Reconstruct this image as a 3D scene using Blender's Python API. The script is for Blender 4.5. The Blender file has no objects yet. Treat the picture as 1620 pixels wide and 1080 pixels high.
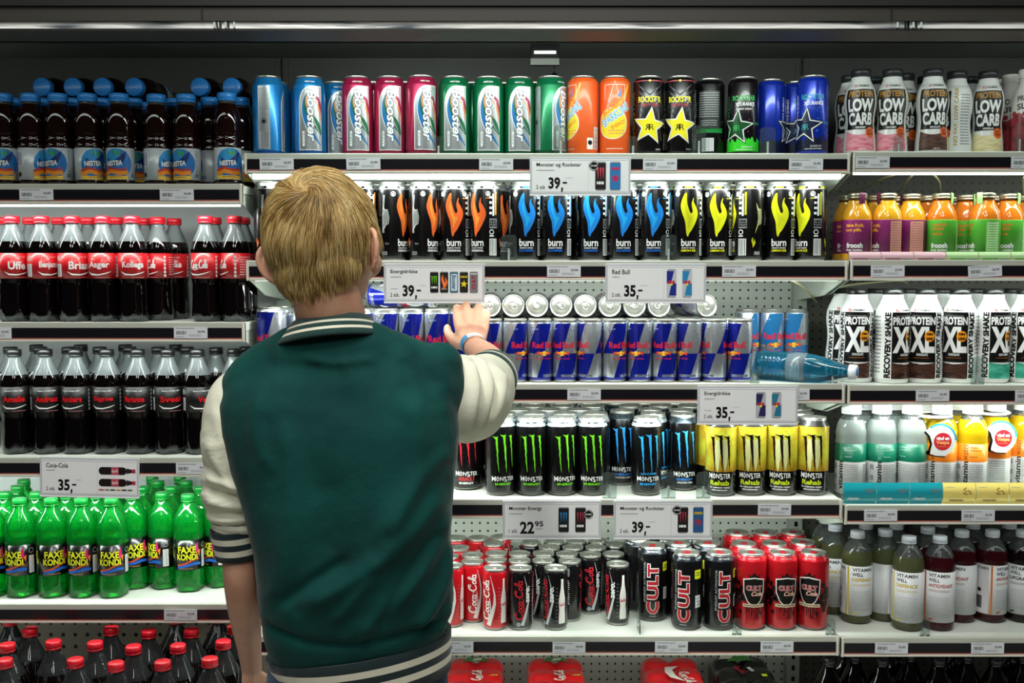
import bpy, bmesh, math, random
from mathutils import Vector, Matrix
from mathutils.geometry import tessellate_polygon
random.seed(7)
PI = math.pi
scene = bpy.context.scene
COL = scene.collection
# ------------------------------------------------------------------ camera
F, CZ, CD, TH = 1650.0, 1.42, 2.2, math.atan(120/1650.0)
cam_d = bpy.data.cameras.new('camera'); cam = bpy.data.objects.new('camera', cam_d); COL.objects.link(cam)
cam.location = (0, -CD, CZ); cam.rotation_euler = (PI/2 - TH, 0, 0)
cam_d.sensor_width = 36.0; cam_d.lens = F/1620*36.0; cam_d.clip_start = 0.05
cam_d.dof.use_dof = False
scene.camera = cam
def at(px, py, Y):
    """point on the plane at depth Y seen at pixel (px, py) of the 1620x1080 frame"""
    D = Y + CD; k = (540-py)/F; c, s = math.cos(TH), math.sin(TH)
    z = D*(k*c - s)/(c + k*s)
    return Vector(((px-810)/F*(D*c - z*s), Y, CZ + z))
def xat(px, Y, Z):
    D = Y + CD
    return (px-810)/F*(D*math.cos(TH) - (Z-CZ)*math.sin(TH))
# ------------------------------------------------------------------ view, world
scene.view_settings.view_transform = 'Standard'; scene.view_settings.look = 'None'
scene.view_settings.gamma = 1.0; scene.view_settings.use_curve_mapping = False
scene.view_settings.exposure = 0.12
cy = scene.cycles
cy.max_bounces = 8; cy.diffuse_bounces = 3; cy.glossy_bounces = 4; cy.transmission_bounces = 6
cy.transparent_max_bounces = 24; cy.caustics_reflective = False; cy.caustics_refractive = False
cy.sample_clamp_indirect = 6.0
cy.use_denoising = True
world = bpy.data.worlds.new('store_air'); scene.world = world; world.use_nodes = True
wbg = world.node_tree.nodes['Background']; wbg.inputs[0].default_value = (0.60, 0.68, 0.70, 1); wbg.inputs[1].default_value = 0.02
# ------------------------------------------------------------------ ceiling lights of the store (behind and above the shopper)
def area(name, loc, rot, sx, sy, power, col=(1, 1, 1), spread=PI, parent=None):
    l = bpy.data.lights.new(name, 'AREA'); l.shape = 'RECTANGLE'; l.size = sx; l.size_y = sy
    l.energy = power; l.color = col; l.spread = spread
    o = bpy.data.objects.new(name, l); COL.objects.link(o); o.location = loc; o.rotation_euler = rot
    if parent: o.parent = parent
    return o
for (x, y, z, p) in ((-0.6, -3.4, 3.1, 20), (0.40, -3.4, 3.1, 20), (-0.6, -1.5, 3.1, 25), (0.40, -1.5, 3.1, 24)):
    area('ceiling_light_glow', (x, y, z), (0, 0, 0), 0.3, 1.3, p, (1.0, 0.985, 0.93))
# shelf lamp strength by bay (l, m, r) and shelf counted from the top (0 is the canopy lamp)
LAMP = {'l': [.34, 1.7, 1.2, 3.6, .1], 'm': [2.2, 2.2, 2.8, 3.4, 2.4, .5], 'r': [.9, 1.2, 1.3, 2.7, .22, .01]}
LAMPCOL = (0.90, 1.0, 0.93)

# ------------------------------------------------------------------ materials
def lin(h):
    v = [int(h[i:i+2], 16)/255 for i in (0, 2, 4)]
    return tuple((c/12.92 if c <= .04045 else ((c+.055)/1.055)**2.4) for c in v) + (1,)
MATS = {}
def pm(h, rough=0.35, metal=0.0, coat=0.0, emit=0.0):
    key = (h, rough, metal, coat, emit)
    if key in MATS: return MATS[key]
    m = bpy.data.materials.new('paint_%s' % h); m.use_nodes = True
    b = m.node_tree.nodes['Principled BSDF']
    b.inputs['Base Color'].default_value = lin(h); b.inputs['Roughness'].default_value = rough
    b.inputs['Metallic'].default_value = metal; b.inputs['Coat Weight'].default_value = coat
    b.inputs['Coat Roughness'].default_value = 0.08
    if emit:
        b.inputs['Emission Color'].default_value = lin(h); b.inputs['Emission Strength'].default_value = emit
    MATS[key] = m
    return m
def nodes_mat(name):
    m = bpy.data.materials.new(name); m.use_nodes = True
    nt = m.node_tree; nt.nodes.clear()
    return m, nt.nodes.new, nt.links.new
def clear_mat(name, tint, gloss=0.05, body=None, fac=0.0, ior=1.45):
    """thin clear plastic or glass: tinted transparency under a fresnel gloss, optionally clouded with a body colour"""
    m, N, L = nodes_mat(name)
    out = N('ShaderNodeOutputMaterial'); tr = N('ShaderNodeBsdfTransparent'); tr.inputs[0].default_value = lin(tint)
    gl = N('ShaderNodeBsdfGlossy'); gl.inputs['Roughness'].default_value = gloss
    fr = N('ShaderNodeFresnel'); fr.inputs[0].default_value = ior
    mx = N('ShaderNodeMixShader'); L(fr.outputs[0], mx.inputs[0]); L(gl.outputs[0], mx.inputs[2])
    if body:
        df = N('ShaderNodeBsdfDiffuse'); df.inputs[0].default_value = lin(body)
        tl = N('ShaderNodeBsdfTranslucent'); tl.inputs[0].default_value = lin(body)
        m1 = N('ShaderNodeMixShader'); m1.inputs[0].default_value = 0.5; L(df.outputs[0], m1.inputs[1]); L(tl.outputs[0], m1.inputs[2])
        m2 = N('ShaderNodeMixShader'); m2.inputs[0].default_value = fac; L(tr.outputs[0], m2.inputs[1]); L(m1.outputs[0], m2.inputs[2])
        L(m2.outputs[0], mx.inputs[1])
    else:
        L(tr.outputs[0], mx.inputs[1])
    L(mx.outputs[0], out.inputs[0])
    return m
def noise_mat(name, c1, c2, scale, rough=0.4, lo=.4, hi=.6, metal=0, bump=0, coat=0, detail=4, stretch=(1, 1, 1)):
    m, N, L = nodes_mat(name)
    out = N('ShaderNodeOutputMaterial'); b = N('ShaderNodeBsdfPrincipled'); tc = N('ShaderNodeTexCoord'); mp = N('ShaderNodeMapping')
    mp.inputs['Scale'].default_value = stretch
    n = N('ShaderNodeTexNoise'); n.inputs['Scale'].default_value = scale; n.inputs['Detail'].default_value = detail
    r = N('ShaderNodeValToRGB'); r.color_ramp.elements[0].position = lo; r.color_ramp.elements[1].position = hi
    r.color_ramp.elements[0].color = lin(c1); r.color_ramp.elements[1].color = lin(c2)
    L(tc.outputs['Object'], mp.inputs[0]); L(mp.outputs[0], n.inputs['Vector']); L(n.outputs[0], r.inputs[0]); L(r.outputs[0], b.inputs['Base Color'])
    b.inputs['Roughness'].default_value = rough; b.inputs['Metallic'].default_value = metal; b.inputs['Coat Weight'].default_value = coat
    if bump:
        bp = N('ShaderNodeBump'); bp.inputs['Strength'].default_value = bump; bp.inputs['Distance'].default_value = .002
        L(n.outputs[0], bp.inputs['Height']); L(bp.outputs[0], b.inputs['Normal'])
    L(b.outputs[0], out.inputs[0])
    return m
def peg_mat(name, base, hole, pitch, r):
    """painted sheet steel with a square grid of punched holes"""
    m, N, L = nodes_mat(name)
    out = N('ShaderNodeOutputMaterial'); b = N('ShaderNodeBsdfPrincipled'); tc = N('ShaderNodeTexCoord')
    sep = N('ShaderNodeSeparateXYZ'); L(tc.outputs['Object'], sep.inputs[0])
    sq = []
    for ax in (0, 2):
        pp = N('ShaderNodeMath'); pp.operation = 'PINGPONG'; pp.inputs[1].default_value = pitch/2; L(sep.outputs[ax], pp.inputs[0])
        s = N('ShaderNodeMath'); s.operation = 'MULTIPLY'; L(pp.outputs[0], s.inputs[0]); L(pp.outputs[0], s.inputs[1]); sq.append(s)
    ad = N('ShaderNodeMath'); ad.operation = 'ADD'; L(sq[0].outputs[0], ad.inputs[0]); L(sq[1].outputs[0], ad.inputs[1])
    lt = N('ShaderNodeMath'); lt.operation = 'LESS_THAN'; L(ad.outputs[0], lt.inputs[0]); lt.inputs[1].default_value = r*r
    mx = N('ShaderNodeMixRGB'); mx.inputs[1].default_value = lin(base); mx.inputs[2].default_value = lin(hole)
    L(lt.outputs[0], mx.inputs[0]); L(mx.outputs[0], b.inputs['Base Color']); b.inputs['Roughness'].default_value = .5
    L(b.outputs[0], out.inputs[0])
    return m
SILVER = pm('bebdb6', .29, .9); ALU = pm('d9dcdc', .3, .85); BLACK = pm('0a0a0b', .22, 0, .4); WHITE = pm('f0f2f1', .4)
PET = clear_mat('clear_pet', 'e4eaea', .05, 'd4dcde', .16)
COLA = pm('060303', .06, 0, .3)
COLAFOOT = pm('2c3236', .08, 0, .5)  # clear petal foot, its highlights put into the grey colour
PETN = clear_mat('lit_pet_neck', 'eef4f6', .04, 'e4eef2', .34)  # pale haze puts the bright back panel seen through the neck into the plastic
ACRYL = clear_mat('acrylic', 'e6efec', .04, 'e0e8e6', .06)

# ------------------------------------------------------------------ mesh builder (millimetres in, metres out)
class MB:
    def __init__(s): s.v = []; s.f = []; s.m = []; s.n = []; s.mats = []
    def mi(s, m):
        if m not in s.mats: s.mats.append(m)
        return s.mats.index(m)
    def add(s, vs, fs, m, ns=None):
        o = len(s.v); s.v += [tuple(v) for v in vs]; s.n += (ns if ns else [(0, 0, 0)]*len(vs))
        k = s.mi(m)
        for f in fs: s.f.append(tuple(i+o for i in f)); s.m.append(k)
    def box(s, x0, x1, y0, y1, z0, z1, m, bev=0):
        b = min(bev, (x1-x0)/2.01, (z1-z0)/2.01, (y1-y0)/2.01)
        if b <= 0:
            vs = [(x, y, z) for x in (x0, x1) for y in (y0, y1) for z in (z0, z1)]
            fs = [(0, 1, 3, 2), (4, 6, 7, 5), (0, 4, 5, 1), (2, 3, 7, 6), (0, 2, 6, 4), (1, 5, 7, 3)]
            s.add(vs, fs, m); return
        bm = bmesh.new(); bmesh.ops.create_cube(bm, size=1)
        for v in bm.verts: v.co = Vector(((x0+x1)/2+v.co.x*(x1-x0), (y0+y1)/2+v.co.y*(y1-y0), (z0+z1)/2+v.co.z*(z1-z0)))
        bmesh.ops.bevel(bm, geom=bm.edges[:], offset=b, segments=2, affect='EDGES', profile=.5)
        s.addbm(bm, m)
    def addbm(s, bm, m):
        bm.verts.index_update()
        s.add([v.co.copy() for v in bm.verts], [[v.index for v in f.verts] for f in bm.faces], m); bm.free()
    def prism(s, pts, y0, y1, m):
        """outline in x,z extruded from y0 (front) to y1"""
        a = sum(pts[i][0]*pts[(i+1) % len(pts)][1]-pts[(i+1) % len(pts)][0]*pts[i][1] for i in range(len(pts)))
        if a < 0: pts = pts[::-1]
        n = len(pts); vs = [(x, y0, z) for x, z in pts] + [(x, y1, z) for x, z in pts]
        tri = tessellate_polygon([[Vector((x, z, 0)) for x, z in pts]])
        fs = []
        for t in tri:
            t = list(t)
            (ax, az), (bx, bz), (cx, cz) = pts[t[0]], pts[t[1]], pts[t[2]]
            if (bx-ax)*(cz-az)-(cx-ax)*(bz-az) < 0: t = t[::-1]
            fs.append(tuple(t)); fs.append(tuple(i+n for i in t[::-1]))
        for i in range(n): j = (i+1) % n; fs.append((j, i, i+n, j+n))
        s.add(vs, fs, m)
    def lathe(s, prof, seg=40, mod=None, closeb=False):
        """prof: list of (r, z, material of the band that ends here)"""
        rings = []
        for r, z, m in prof:
            if r < 1e-6: rings.append([(0, 0, z)])
            else:
                ring = []
                for i in range(seg):
                    a = 2*PI*i/seg; rr = r if mod is None else r*mod(a, z)
                    ring.append((rr*math.sin(a), -rr*math.cos(a), z))
                rings.append(ring)
        i = 0
        base = len(s.v); off = []
        for ring in rings:
            off.append(len(s.v)); s.v += ring; s.n += [(0, 0, 0)]*len(ring)
        for k in range(1, len(prof)):
            a, b = rings[k-1], rings[k]; oa, ob = off[k-1], off[k]; mi = s.mi(prof[k][2])
            for i in range(seg):
                j = (i+1) % seg
                if len(a) == 1 and len(b) == 1: break
                if len(a) == 1: f = (oa, ob+j, ob+i)
                elif len(b) == 1: f = (oa+i, oa+j, ob)
                else: f = (oa+i, oa+j, ob+j, ob+i)
                s.f.append(f); s.m.append(mi)
    def tube(s, pts, r, m, seg=8, radii=None, flat=1.0):
        pts = [Vector(p) for p in pts]; n = len(pts); vs = []; fs = []
        up = Vector((0, 0, 1)); prev = None
        for i, p in enumerate(pts):
            t = (pts[min(i+1, n-1)]-pts[max(i-1, 0)]).normalized()
            if prev is None:
                a = t.cross(up) if abs(t.dot(up)) < .95 else t.cross(Vector((1, 0, 0)))
            else: a = prev - t*prev.dot(t)
            a.normalize(); prev = a; b = t.cross(a)
            rr = radii[i] if radii else r
            for k in range(seg):
                q = 2*PI*k/seg; vs.append(p + a*math.cos(q)*rr + b*math.sin(q)*rr*flat)
        for i in range(n-1):
            for k in range(seg):
                l = (k+1) % seg; fs.append((i*seg+k, i*seg+l, (i+1)*seg+l, (i+1)*seg+k))
        fs.append(tuple(range(seg))[::-1]); fs.append(tuple((n-1)*seg+k for k in range(seg)))
        s.add(vs, fs, m)
    def mesh(s, name, smooth=True, scale=.001, sharp=None):
        me = bpy.data.meshes.new(name)
        me.from_pydata([(x*scale, y*scale, z*scale) for x, y, z in s.v], [], s.f)
        for m in s.mats: me.materials.append(m)
        me.polygons.foreach_set('material_index', s.m)
        me.polygons.foreach_set('use_smooth', [smooth]*len(s.f))
        me.update()
        if sharp: me.set_sharp_from_angle(angle=math.radians(sharp))
        if any(n != (0, 0, 0) for n in s.n):
            me.normals_split_custom_set_from_vertices(s.n)
        return me
def obj(name, me, parent=None, loc=None, rot=None, label=None):
    o = bpy.data.objects.new(name, me); COL.objects.link(o)
    if parent: o.parent = parent
    if loc is not None: o.location = loc
    if rot is not None: o.rotation_euler = rot
    if label: o['label'] = label
    return o
def thing(name, label, cat, loc=(0, 0, 0), rot=(0, 0, 0), group=None, me=None):
    o = bpy.data.objects.new(name, me); COL.objects.link(o); o.location = loc; o.rotation_euler = rot
    o['label'] = label; o['category'] = cat
    if group: o['group'] = group
    return o

# ------------------------------------------------------------------ flat art (text, shapes), wrapped on a product
_TXT = {}
def text_flat(s, bold=0.0, shear=0.0, res=3):
    key = (s, bold, shear)
    if key in _TXT: return _TXT[key]
    c = bpy.data.curves.new('t', 'FONT'); c.body = s; c.size = 1; c.offset = bold; c.shear = shear; c.resolution_u = res
    o = bpy.data.objects.new('t', c); COL.objects.link(o)
    dg = bpy.context.evaluated_depsgraph_get(); oe = o.evaluated_get(dg); me = oe.to_mesh()
    vs = [(v.co.x, v.co.y) for v in me.vertices]; fs = [tuple(p.vertices) for p in me.polygons]
    oe.to_mesh_clear(); bpy.data.objects.remove(o); bpy.data.curves.remove(c)
    if not vs: vs = [(0, 0)]; fs = []
    xs = [v[0] for v in vs]; ys = [v[1] for v in vs]
    _TXT[key] = (vs, fs, min(xs), max(xs), min(ys), max(ys))
    return _TXT[key]
class Art:
    """flat coloured shapes in millimetres: u to the right, v up"""
    def __init__(s): s.items = []
    def raw(s, vs, fs, m, layer): s.items.append((vs, fs, m, layer)); return s
    def poly(s, pts, m, layer=0):
        tri = tessellate_polygon([[Vector((x, y, 0)) for x, y in pts]]); fs = []
        for t in tri:
            t = list(t); a, b, c = (pts[i] for i in t)
            if (b[0]-a[0])*(c[1]-a[1])-(c[0]-a[0])*(b[1]-a[1]) < 0: t = t[::-1]
            fs.append(tuple(t))
        return s.raw(list(pts), fs, m, layer)
    def rect(s, x0, x1, y0, y1, m, layer=0, r=0):
        if r <= 0: return s.poly([(x0, y0), (x1, y0), (x1, y1), (x0, y1)], m, layer)
        pts = []
        for cx, cy, a0 in ((x1-r, y1-r, 0), (x0+r, y1-r, 90), (x0+r, y0+r, 180), (x1-r, y0+r, 270)):
            for k in range(5): a = math.radians(a0+k*22.5); pts.append((cx+r*math.cos(a), cy+r*math.sin(a)))
        return s.poly(pts, m, layer)
    def disc(s, x, y, r, m, layer=0, n=20, ry=None):
        return s.poly([(x+r*math.cos(2*PI*i/n), y+(ry or r)*math.sin(2*PI*i/n)) for i in range(n)], m, layer)
    def ring(s, x, y, r, w, m, layer=0, n=20):
        return s.stroke([(x+r*math.cos(2*PI*i/n), y+r*math.sin(2*PI*i/n)) for i in range(n+1)], w, m, layer)
    def star(s, x, y, r, m, layer=0, rot=0, k=.42):
        return s.poly([(x+(r if i % 2 == 0 else r*k)*math.sin(rot+PI*i/5), y+(r if i % 2 == 0 else r*k)*math.cos(rot+PI*i/5)) for i in range(10)], m, layer)
    def stroke(s, pts, w, m, layer=0, widths=None):
        vs = []; n = len(pts)
        for i, (x, y) in enumerate(pts):
            a = pts[max(i-1, 0)]; b = pts[min(i+1, n-1)]; dx, dy = b[0]-a[0], b[1]-a[1]; l = math.hypot(dx, dy) or 1
            ww = (widths[i] if widths else w)/2
            vs += [(x-dy/l*ww, y+dx/l*ww), (x+dy/l*ww, y-dx/l*ww)]
        return s.raw(vs, [(2*i+1, 2*i+3, 2*i+2, 2*i) for i in range(n-1)], m, layer)
    def text(s, t, x, y, w, h, m, layer=1, bold=0.0, rot=0, shear=0.0, outline=None, ow=0.04, res=3):
        """text fitted in a box of w x h (before rotation) centred on x, y"""
        base = text_flat(t, bold, shear, res); _, _, a, b, c, d = base
        sx, sy = w/max(b-a, 1e-5), h/max(d-c, 1e-5)
        for k, (vs, fs, *_r) in enumerate(([text_flat(t, bold+ow, shear, res)] if outline else []) + [base]):
            q = []
            cr, sr = math.cos(rot), math.sin(rot)
            for vx, vy in vs:
                px, py = (vx-(a+b)/2)*sx, (vy-(c+d)/2)*sy
                q.append((x+px*cr-py*sr, y+px*sr+py*cr))
            mm = outline if (outline and k == 0) else m
            s.raw(q, fs, mm, layer + (1 if outline and k == 1 else 0))
        return s
    def lines(s, x0, x1, y0, y1, n, m, layer=1, h=.45, seed=1):
        """rows of tiny unreadable print"""
        rnd = random.Random(seed)
        for i in range(n):
            y = y1-(i+.5)*(y1-y0)/n; hh = (y1-y0)/n*h/2; x = x0
            while x < x1-1:
                l = min(rnd.uniform(2, 6), x1-x); s.rect(x, x+l, y-hh, y+hh, m, layer); x += l+.8
        return s
    def barcode(s, x0, x1, y0, y1, m=None, layer=1, horiz=False):
        m = m or BLACK
        if layer: s.rect(x0-1, x1+1, y0-1, y1+1, WHITE, layer)
        rnd = random.Random(5); p = y0 if horiz else x0; e = y1 if horiz else x1
        while p < e-.4:
            w = rnd.choice((.5, .5, .9)); 
            if horiz: s.rect(x0, x1, p, min(p+w, e), m, layer+1)
            else: s.rect(p, min(p+w, e), y0, y1, m, layer+1)
            p += w+rnd.choice((.6, 1.0))
        return s
    def sub(s, other, dx=0, dy=0, sc=1, rot=0, lay=0):
        cr, sr = math.cos(rot)*sc, math.sin(rot)*sc
        for vs, fs, m, l in other.items:
            s.items.append(([(dx+x*cr-y*sr, dy+x*sr+y*cr) for x, y in vs], fs, m, l+lay))
        return s
    def wrap(s, mb, prof, grid=3.2, du=0, eps=.14, step=.07, rref=None):
        """lay the art on a lathed body; prof: [(r, z)] ascending z"""
        zs = [p[1] for p in prof]; rr = rref or max(p[0] for p in prof)
        def rad(z):
            if z <= zs[0]: return prof[0][0]
            for i in range(1, len(prof)):
                if z <= zs[i]:
                    t = (z-zs[i-1])/max(zs[i]-zs[i-1], 1e-6); return prof[i-1][0]*(1-t)+prof[i][0]*t
            return prof[-1][0]
        straight = max(p[0] for p in prof)-min(p[0] for p in prof) < .05
        for vs, fs, m, layer in s.items:
            if not fs: continue
            bm = bmesh.new(); bv = [bm.verts.new((x, y, 0)) for x, y in vs]
            for f in fs:
                try: bm.faces.new([bv[i] for i in f])
                except ValueError: pass
            xs = [v[0] for v in vs]; ys = [v[1] for v in vs]
            cuts = [(Vector((g*grid, 0, 0)), Vector((1, 0, 0))) for g in range(math.ceil(min(xs)/grid), int(max(xs)//grid)+1)]
            if not straight:
                cuts += [(Vector((0, z, 0)), Vector((0, 1, 0))) for z in zs if min(ys) < z < max(ys)]
            for co, no in cuts:
                bmesh.ops.bisect_plane(bm, geom=bm.verts[:]+bm.edges[:]+bm.faces[:], dist=1e-5, plane_co=co, plane_no=no)
            bm.verts.index_update(); q = []; ns = []
            for v in bm.verts:
                a = (v.co.x+du)/rr; r = rad(v.co.y)+eps+step*layer
                q.append((r*math.sin(a), -r*math.cos(a), v.co.y)); ns.append((math.sin(a), -math.cos(a), 0.0))
            mb.add(q, [[v.index for v in f.verts] for f in bm.faces], m, ns); bm.free()
    def flat(s, mb, y=0.0, step=.08, dx=0, dz=0):
        """lay the art on an upright flat card whose face looks towards -y"""
        for vs, fs, m, layer in s.items:
            mb.add([(x+dx, y-.1-step*layer, z+dz) for x, z in vs], fs, m)
# flowing white script word used on the cola things
def arc(cx, cy, rx, ry, a0, a1, n=14):
    return [(cx+rx*math.cos(math.radians(a0+(a1-a0)*i/n)), cy+ry*math.sin(math.radians(a0+(a1-a0)*i/n))) for i in range(n+1)]
def script_cola(m, w, h, rot=0, x=0, y=0, layer=1, bold=1.0):
    a = Art(); S = []
    def C(x0):
        S.append((arc(x0+.5, .5, .42, .5, 55, 318, 20), .17))
        S.append((arc(x0+.62, .84, .16, .12, 60, 330, 10), .08))
    def o(x0): S.append((arc(x0+.22, .24, .17, .24, 0, 360, 16), .13)); S.append(([(x0+.36, .34), (x0+.5, .42)], .06))
    def c(x0): S.append((arc(x0+.24, .24, .18, .24, 50, 320, 14), .13))
    def A(x0):
        S.append((arc(x0+.22, .24, .17, .24, 0, 360, 16), .13)); S.append(([(x0+.41, .5), (x0+.39, .1), (x0+.45, .02), (x0+.56, .08)], .12))
    C(0); o(.92); c(1.36); A(1.76); S.append(([(2.36, .36), (2.62, .38)], .1)); C(2.62); o(3.54)
    S.append(([(3.98, .05)]+arc(4.12, .8, .1, .3, -60, 200, 12)+[(4.02, .4), (4.06, .06), (4.2, .04)], .11)); A(4.2)
    S.append(([(.5, .02), (.9, -.16), (1.6, -.22), (2.3, -.12), (2.7, -.04)], .09))
    sx, sy = w/4.95, h/1.3; cr, sr = math.cos(rot), math.sin(rot)
    for pts, wd in S:
        q = []
        for px, py in pts:
            px += .22*py; X, Y = (px-2.45)*sx, (py-.45)*sy; q.append((x+X*cr-Y*sr, y+X*sr+Y*cr))
        n = len(q)
        a.stroke(q, 0, m, layer, widths=[wd*sy*bold*(.75+.35*math.sin(PI*i/max(n-1, 1))) for i in range(n)])
    return a
# ================================================================== the refrigerated shelving
XB = {'l': (-1.813, -.556), 'm': (-.556, .701), 'r': (.701, 1.958)}
BAYN = {'l': 'left', 'm': 'centre', 'r': 'right'}
RAILPX = {'l': [291, 509, 722, 953], 'm': [243, 412, 606, 788, 1004], 'r': [240, 411, 608, 797, 1006]}
ZS = {b: [at(810, y, -.015).z - .002 for y in RAILPX[b]] for b in RAILPX}
DECKZ = .328
YB = .37
ORD = ['top', 'second', 'third', 'fourth', 'fifth']
SHELFN = {'l': ['top', 'second', 'third', 'fourth'], 'm': ORD, 'r': ORD}
steel = noise_mat('shelf_enamel', 'c9cfc6', 'd6dad2', 6, .35)
rail_pale = pm('cfd3c6', .3, .2); rail_dark = pm('17151b', .22, 0, .3); rail_red = pm('c2685a', .4); rail_low = pm('e0ddd0', .35)
brk = pm('b9c2b6', .4); dark_panel = noise_mat('canopy_grey', '3c3d38', '4a4b45', 3, .5)
backp = noise_mat('back_panel_grey', '363733', '40413d', 2, .5)
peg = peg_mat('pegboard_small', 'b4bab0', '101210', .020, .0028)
peg_shaded = peg_mat('pegboard_shaded', '4c4b43', '060606', .020, .0030)  # right bay pegboard, its dim lighting put into a darker base colour
peg_big = peg_mat('pegboard_large', 'aca595', '0c0c0c', .030, .0050)
lampglow = pm('f4fff6', .4, 0, 0, 5.0); lampdim = pm('f4fff6', .4, 0, 0, 2.0)
def struct(name, mb, smooth=False, scale=.001, loc=None):
    o = obj(name, mb.mesh(name, smooth, scale), loc=loc); o['kind'] = 'structure'; return o
fl_m, N_, L_ = nodes_mat('floor_tiles')
_o = N_('ShaderNodeOutputMaterial'); _b = N_('ShaderNodeBsdfPrincipled'); _t = N_('ShaderNodeTexCoord'); _k = N_('ShaderNodeTexBrick')
_k.offset = 0; _k.inputs['Scale'].default_value = 1.0; _k.inputs['Brick Width'].default_value = .3; _k.inputs['Row Height'].default_value = .3
_k.inputs['Mortar Size'].default_value = .003; _k.inputs['Color1'].default_value = lin('8f8d86'); _k.inputs['Color2'].default_value = lin('98968f'); _k.inputs['Mortar'].default_value = lin('5c5a56')
L_(_t.outputs['Object'], _k.inputs[0]); L_(_k.outputs[0], _b.inputs[0]); _b.inputs['Roughness'].default_value = .3; L_(_b.outputs[0], _o.inputs[0])
m = MB(); m.box(-4, 4, -5, .6, -.05, 0, fl_m); struct('floor', m, scale=1)
m = MB(); m.box(-4, 4, YB+.02, YB+.12, 0, 2.3, backp); struct('wall_back', m, scale=1)

# cooler cabinet: deck, base and canopy
cooler = thing('cooler_cabinet', 'long open refrigerated display cabinet with dark canopy holding all the drinks shelves', 'refrigerator', (0, 0, 0))
m = MB(); m.box(-1.83, 1.975, -.42, YB, .10, DECKZ, pm('cfd1cb', .45)); m.box(-1.83, 1.975, -.37, YB, 0.0, .10, BLACK)
obj('base', m.mesh('cooler_base', False, 1), cooler)
m = MB(); m.box(-1.83, 1.975, -.44, -.42, .10, DECKZ+.05, pm('35373a', .3), .008); obj('bumper', m.mesh('cooler_bumper', False, 1), cooler)
zt0, zt1, zt2 = at(810, 12, -.30).z, at(810, 35, -.30).z, at(810, 47, -.295).z
m = MB(); m.box(-1.83, 1.975, -.31, -.29, zt1, zt0, pm('34332d', .45)); obj('valance', m.mesh('valance', False, 1), cooler)
m = MB(); m.box(-1.83, 1.975, -.315, -.29, zt0, 2.04, pm('0b0b0b', .6)); m.box(-1.83, 1.975, -.29, .42, 2.0, 2.04, pm('0b0b0b', .6)); obj('canopy_top', m.mesh('canopy_top', False, 1), cooler)
mir, N_, L_ = nodes_mat('painted_mirror_reflection')
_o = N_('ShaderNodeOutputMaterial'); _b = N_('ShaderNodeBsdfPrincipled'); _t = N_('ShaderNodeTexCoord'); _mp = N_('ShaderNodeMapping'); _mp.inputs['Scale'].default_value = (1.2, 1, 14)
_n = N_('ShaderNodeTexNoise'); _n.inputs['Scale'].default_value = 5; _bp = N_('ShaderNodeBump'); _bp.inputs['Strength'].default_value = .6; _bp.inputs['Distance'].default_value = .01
_r = N_('ShaderNodeValToRGB'); _r.color_ramp.elements[0].color = lin('59646e'); _r.color_ramp.elements[1].color = lin('fafcfa'); _r.color_ramp.elements[0].position = .32; _r.color_ramp.elements[1].position = .5  # pale and dark noise bands paint the strip's broken reflection into its colour
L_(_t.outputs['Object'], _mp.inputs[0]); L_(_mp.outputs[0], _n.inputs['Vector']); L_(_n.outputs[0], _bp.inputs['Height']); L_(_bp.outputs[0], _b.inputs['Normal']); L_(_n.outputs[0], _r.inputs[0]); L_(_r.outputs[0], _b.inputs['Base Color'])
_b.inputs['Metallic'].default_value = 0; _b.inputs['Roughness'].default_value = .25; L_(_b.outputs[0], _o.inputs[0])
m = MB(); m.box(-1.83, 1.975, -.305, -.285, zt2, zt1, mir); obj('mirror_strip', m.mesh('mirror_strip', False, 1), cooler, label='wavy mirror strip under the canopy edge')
m = MB(); m.box(-1.83, 1.975, -.305, -.205, zt2-.004, zt2, pm('191a14', .5)); m.box(-1.83, 1.975, -.215, -.205, zt2-.004, zt2+.05, pm('191a14', .5))
obj('lamp_lip', m.mesh('lamp_lip', False, 1), cooler)
za, zb = at(810, 56, .10).z, at(810, 92, YB-.01).z
m = MB(); m.add([(-1.83, .10, za), (1.975, .10, za), (1.975, YB-.01, zb), (-1.83, YB-.01, zb), (-1.83, .10, za+.05), (1.975, .10, za+.05), (1.975, YB, za+.05), (-1.83, YB, za+.05)],
      [(0, 3, 2, 1), (4, 5, 6, 7), (0, 1, 5, 4), (3, 7, 6, 2), (0, 4, 7, 3), (1, 2, 6, 5)], noise_mat('hood_grey', '6c706a', '7c807a', 2, .45)); obj('inner_hood', m.mesh('inner_hood', False, 1), cooler)
for i, px in enumerate((320, 1410)):      # joints of the canopy
    p = at(px, 30, -.31); m = MB(); m.box(p.x-.0012, p.x+.0012, -.3125, -.309, zt1, zt0, pm('050505', .6)); obj('canopy_joint', m.mesh('canopy_joint', False, 1), cooler)
    m = MB(); rr = random.Random(i)
    for k in range(7):
        a = rr.uniform(-.02, .02); m.box(p.x+.015+k*.006+a*.3, p.x+.018+k*.006+a*.3, -.3085, -.304, zt2+.001, zt1-.001, pm('20242a' if k % 2 else 'cfd8d2', .3))
    obj('strip_clip', m.mesh('strip_clip', False, 1), cooler)
for b in 'lmr':
    x0, x1 = XB[b]
    m = MB(); m.box(x0+.02, x1-.02, -.203, -.190, zt2+.010, zt2+.022, lampdim)
    t = obj('canopy_tube', m.mesh('canopy_tube', False, 1), cooler)
    area('canopy_lamp_glow', ((x0+x1)/2, -.182, zt2+.016), (math.radians(58), 0, 0), 1.15, .03, LAMP[b][0], LAMPCOL, parent=t)
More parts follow.
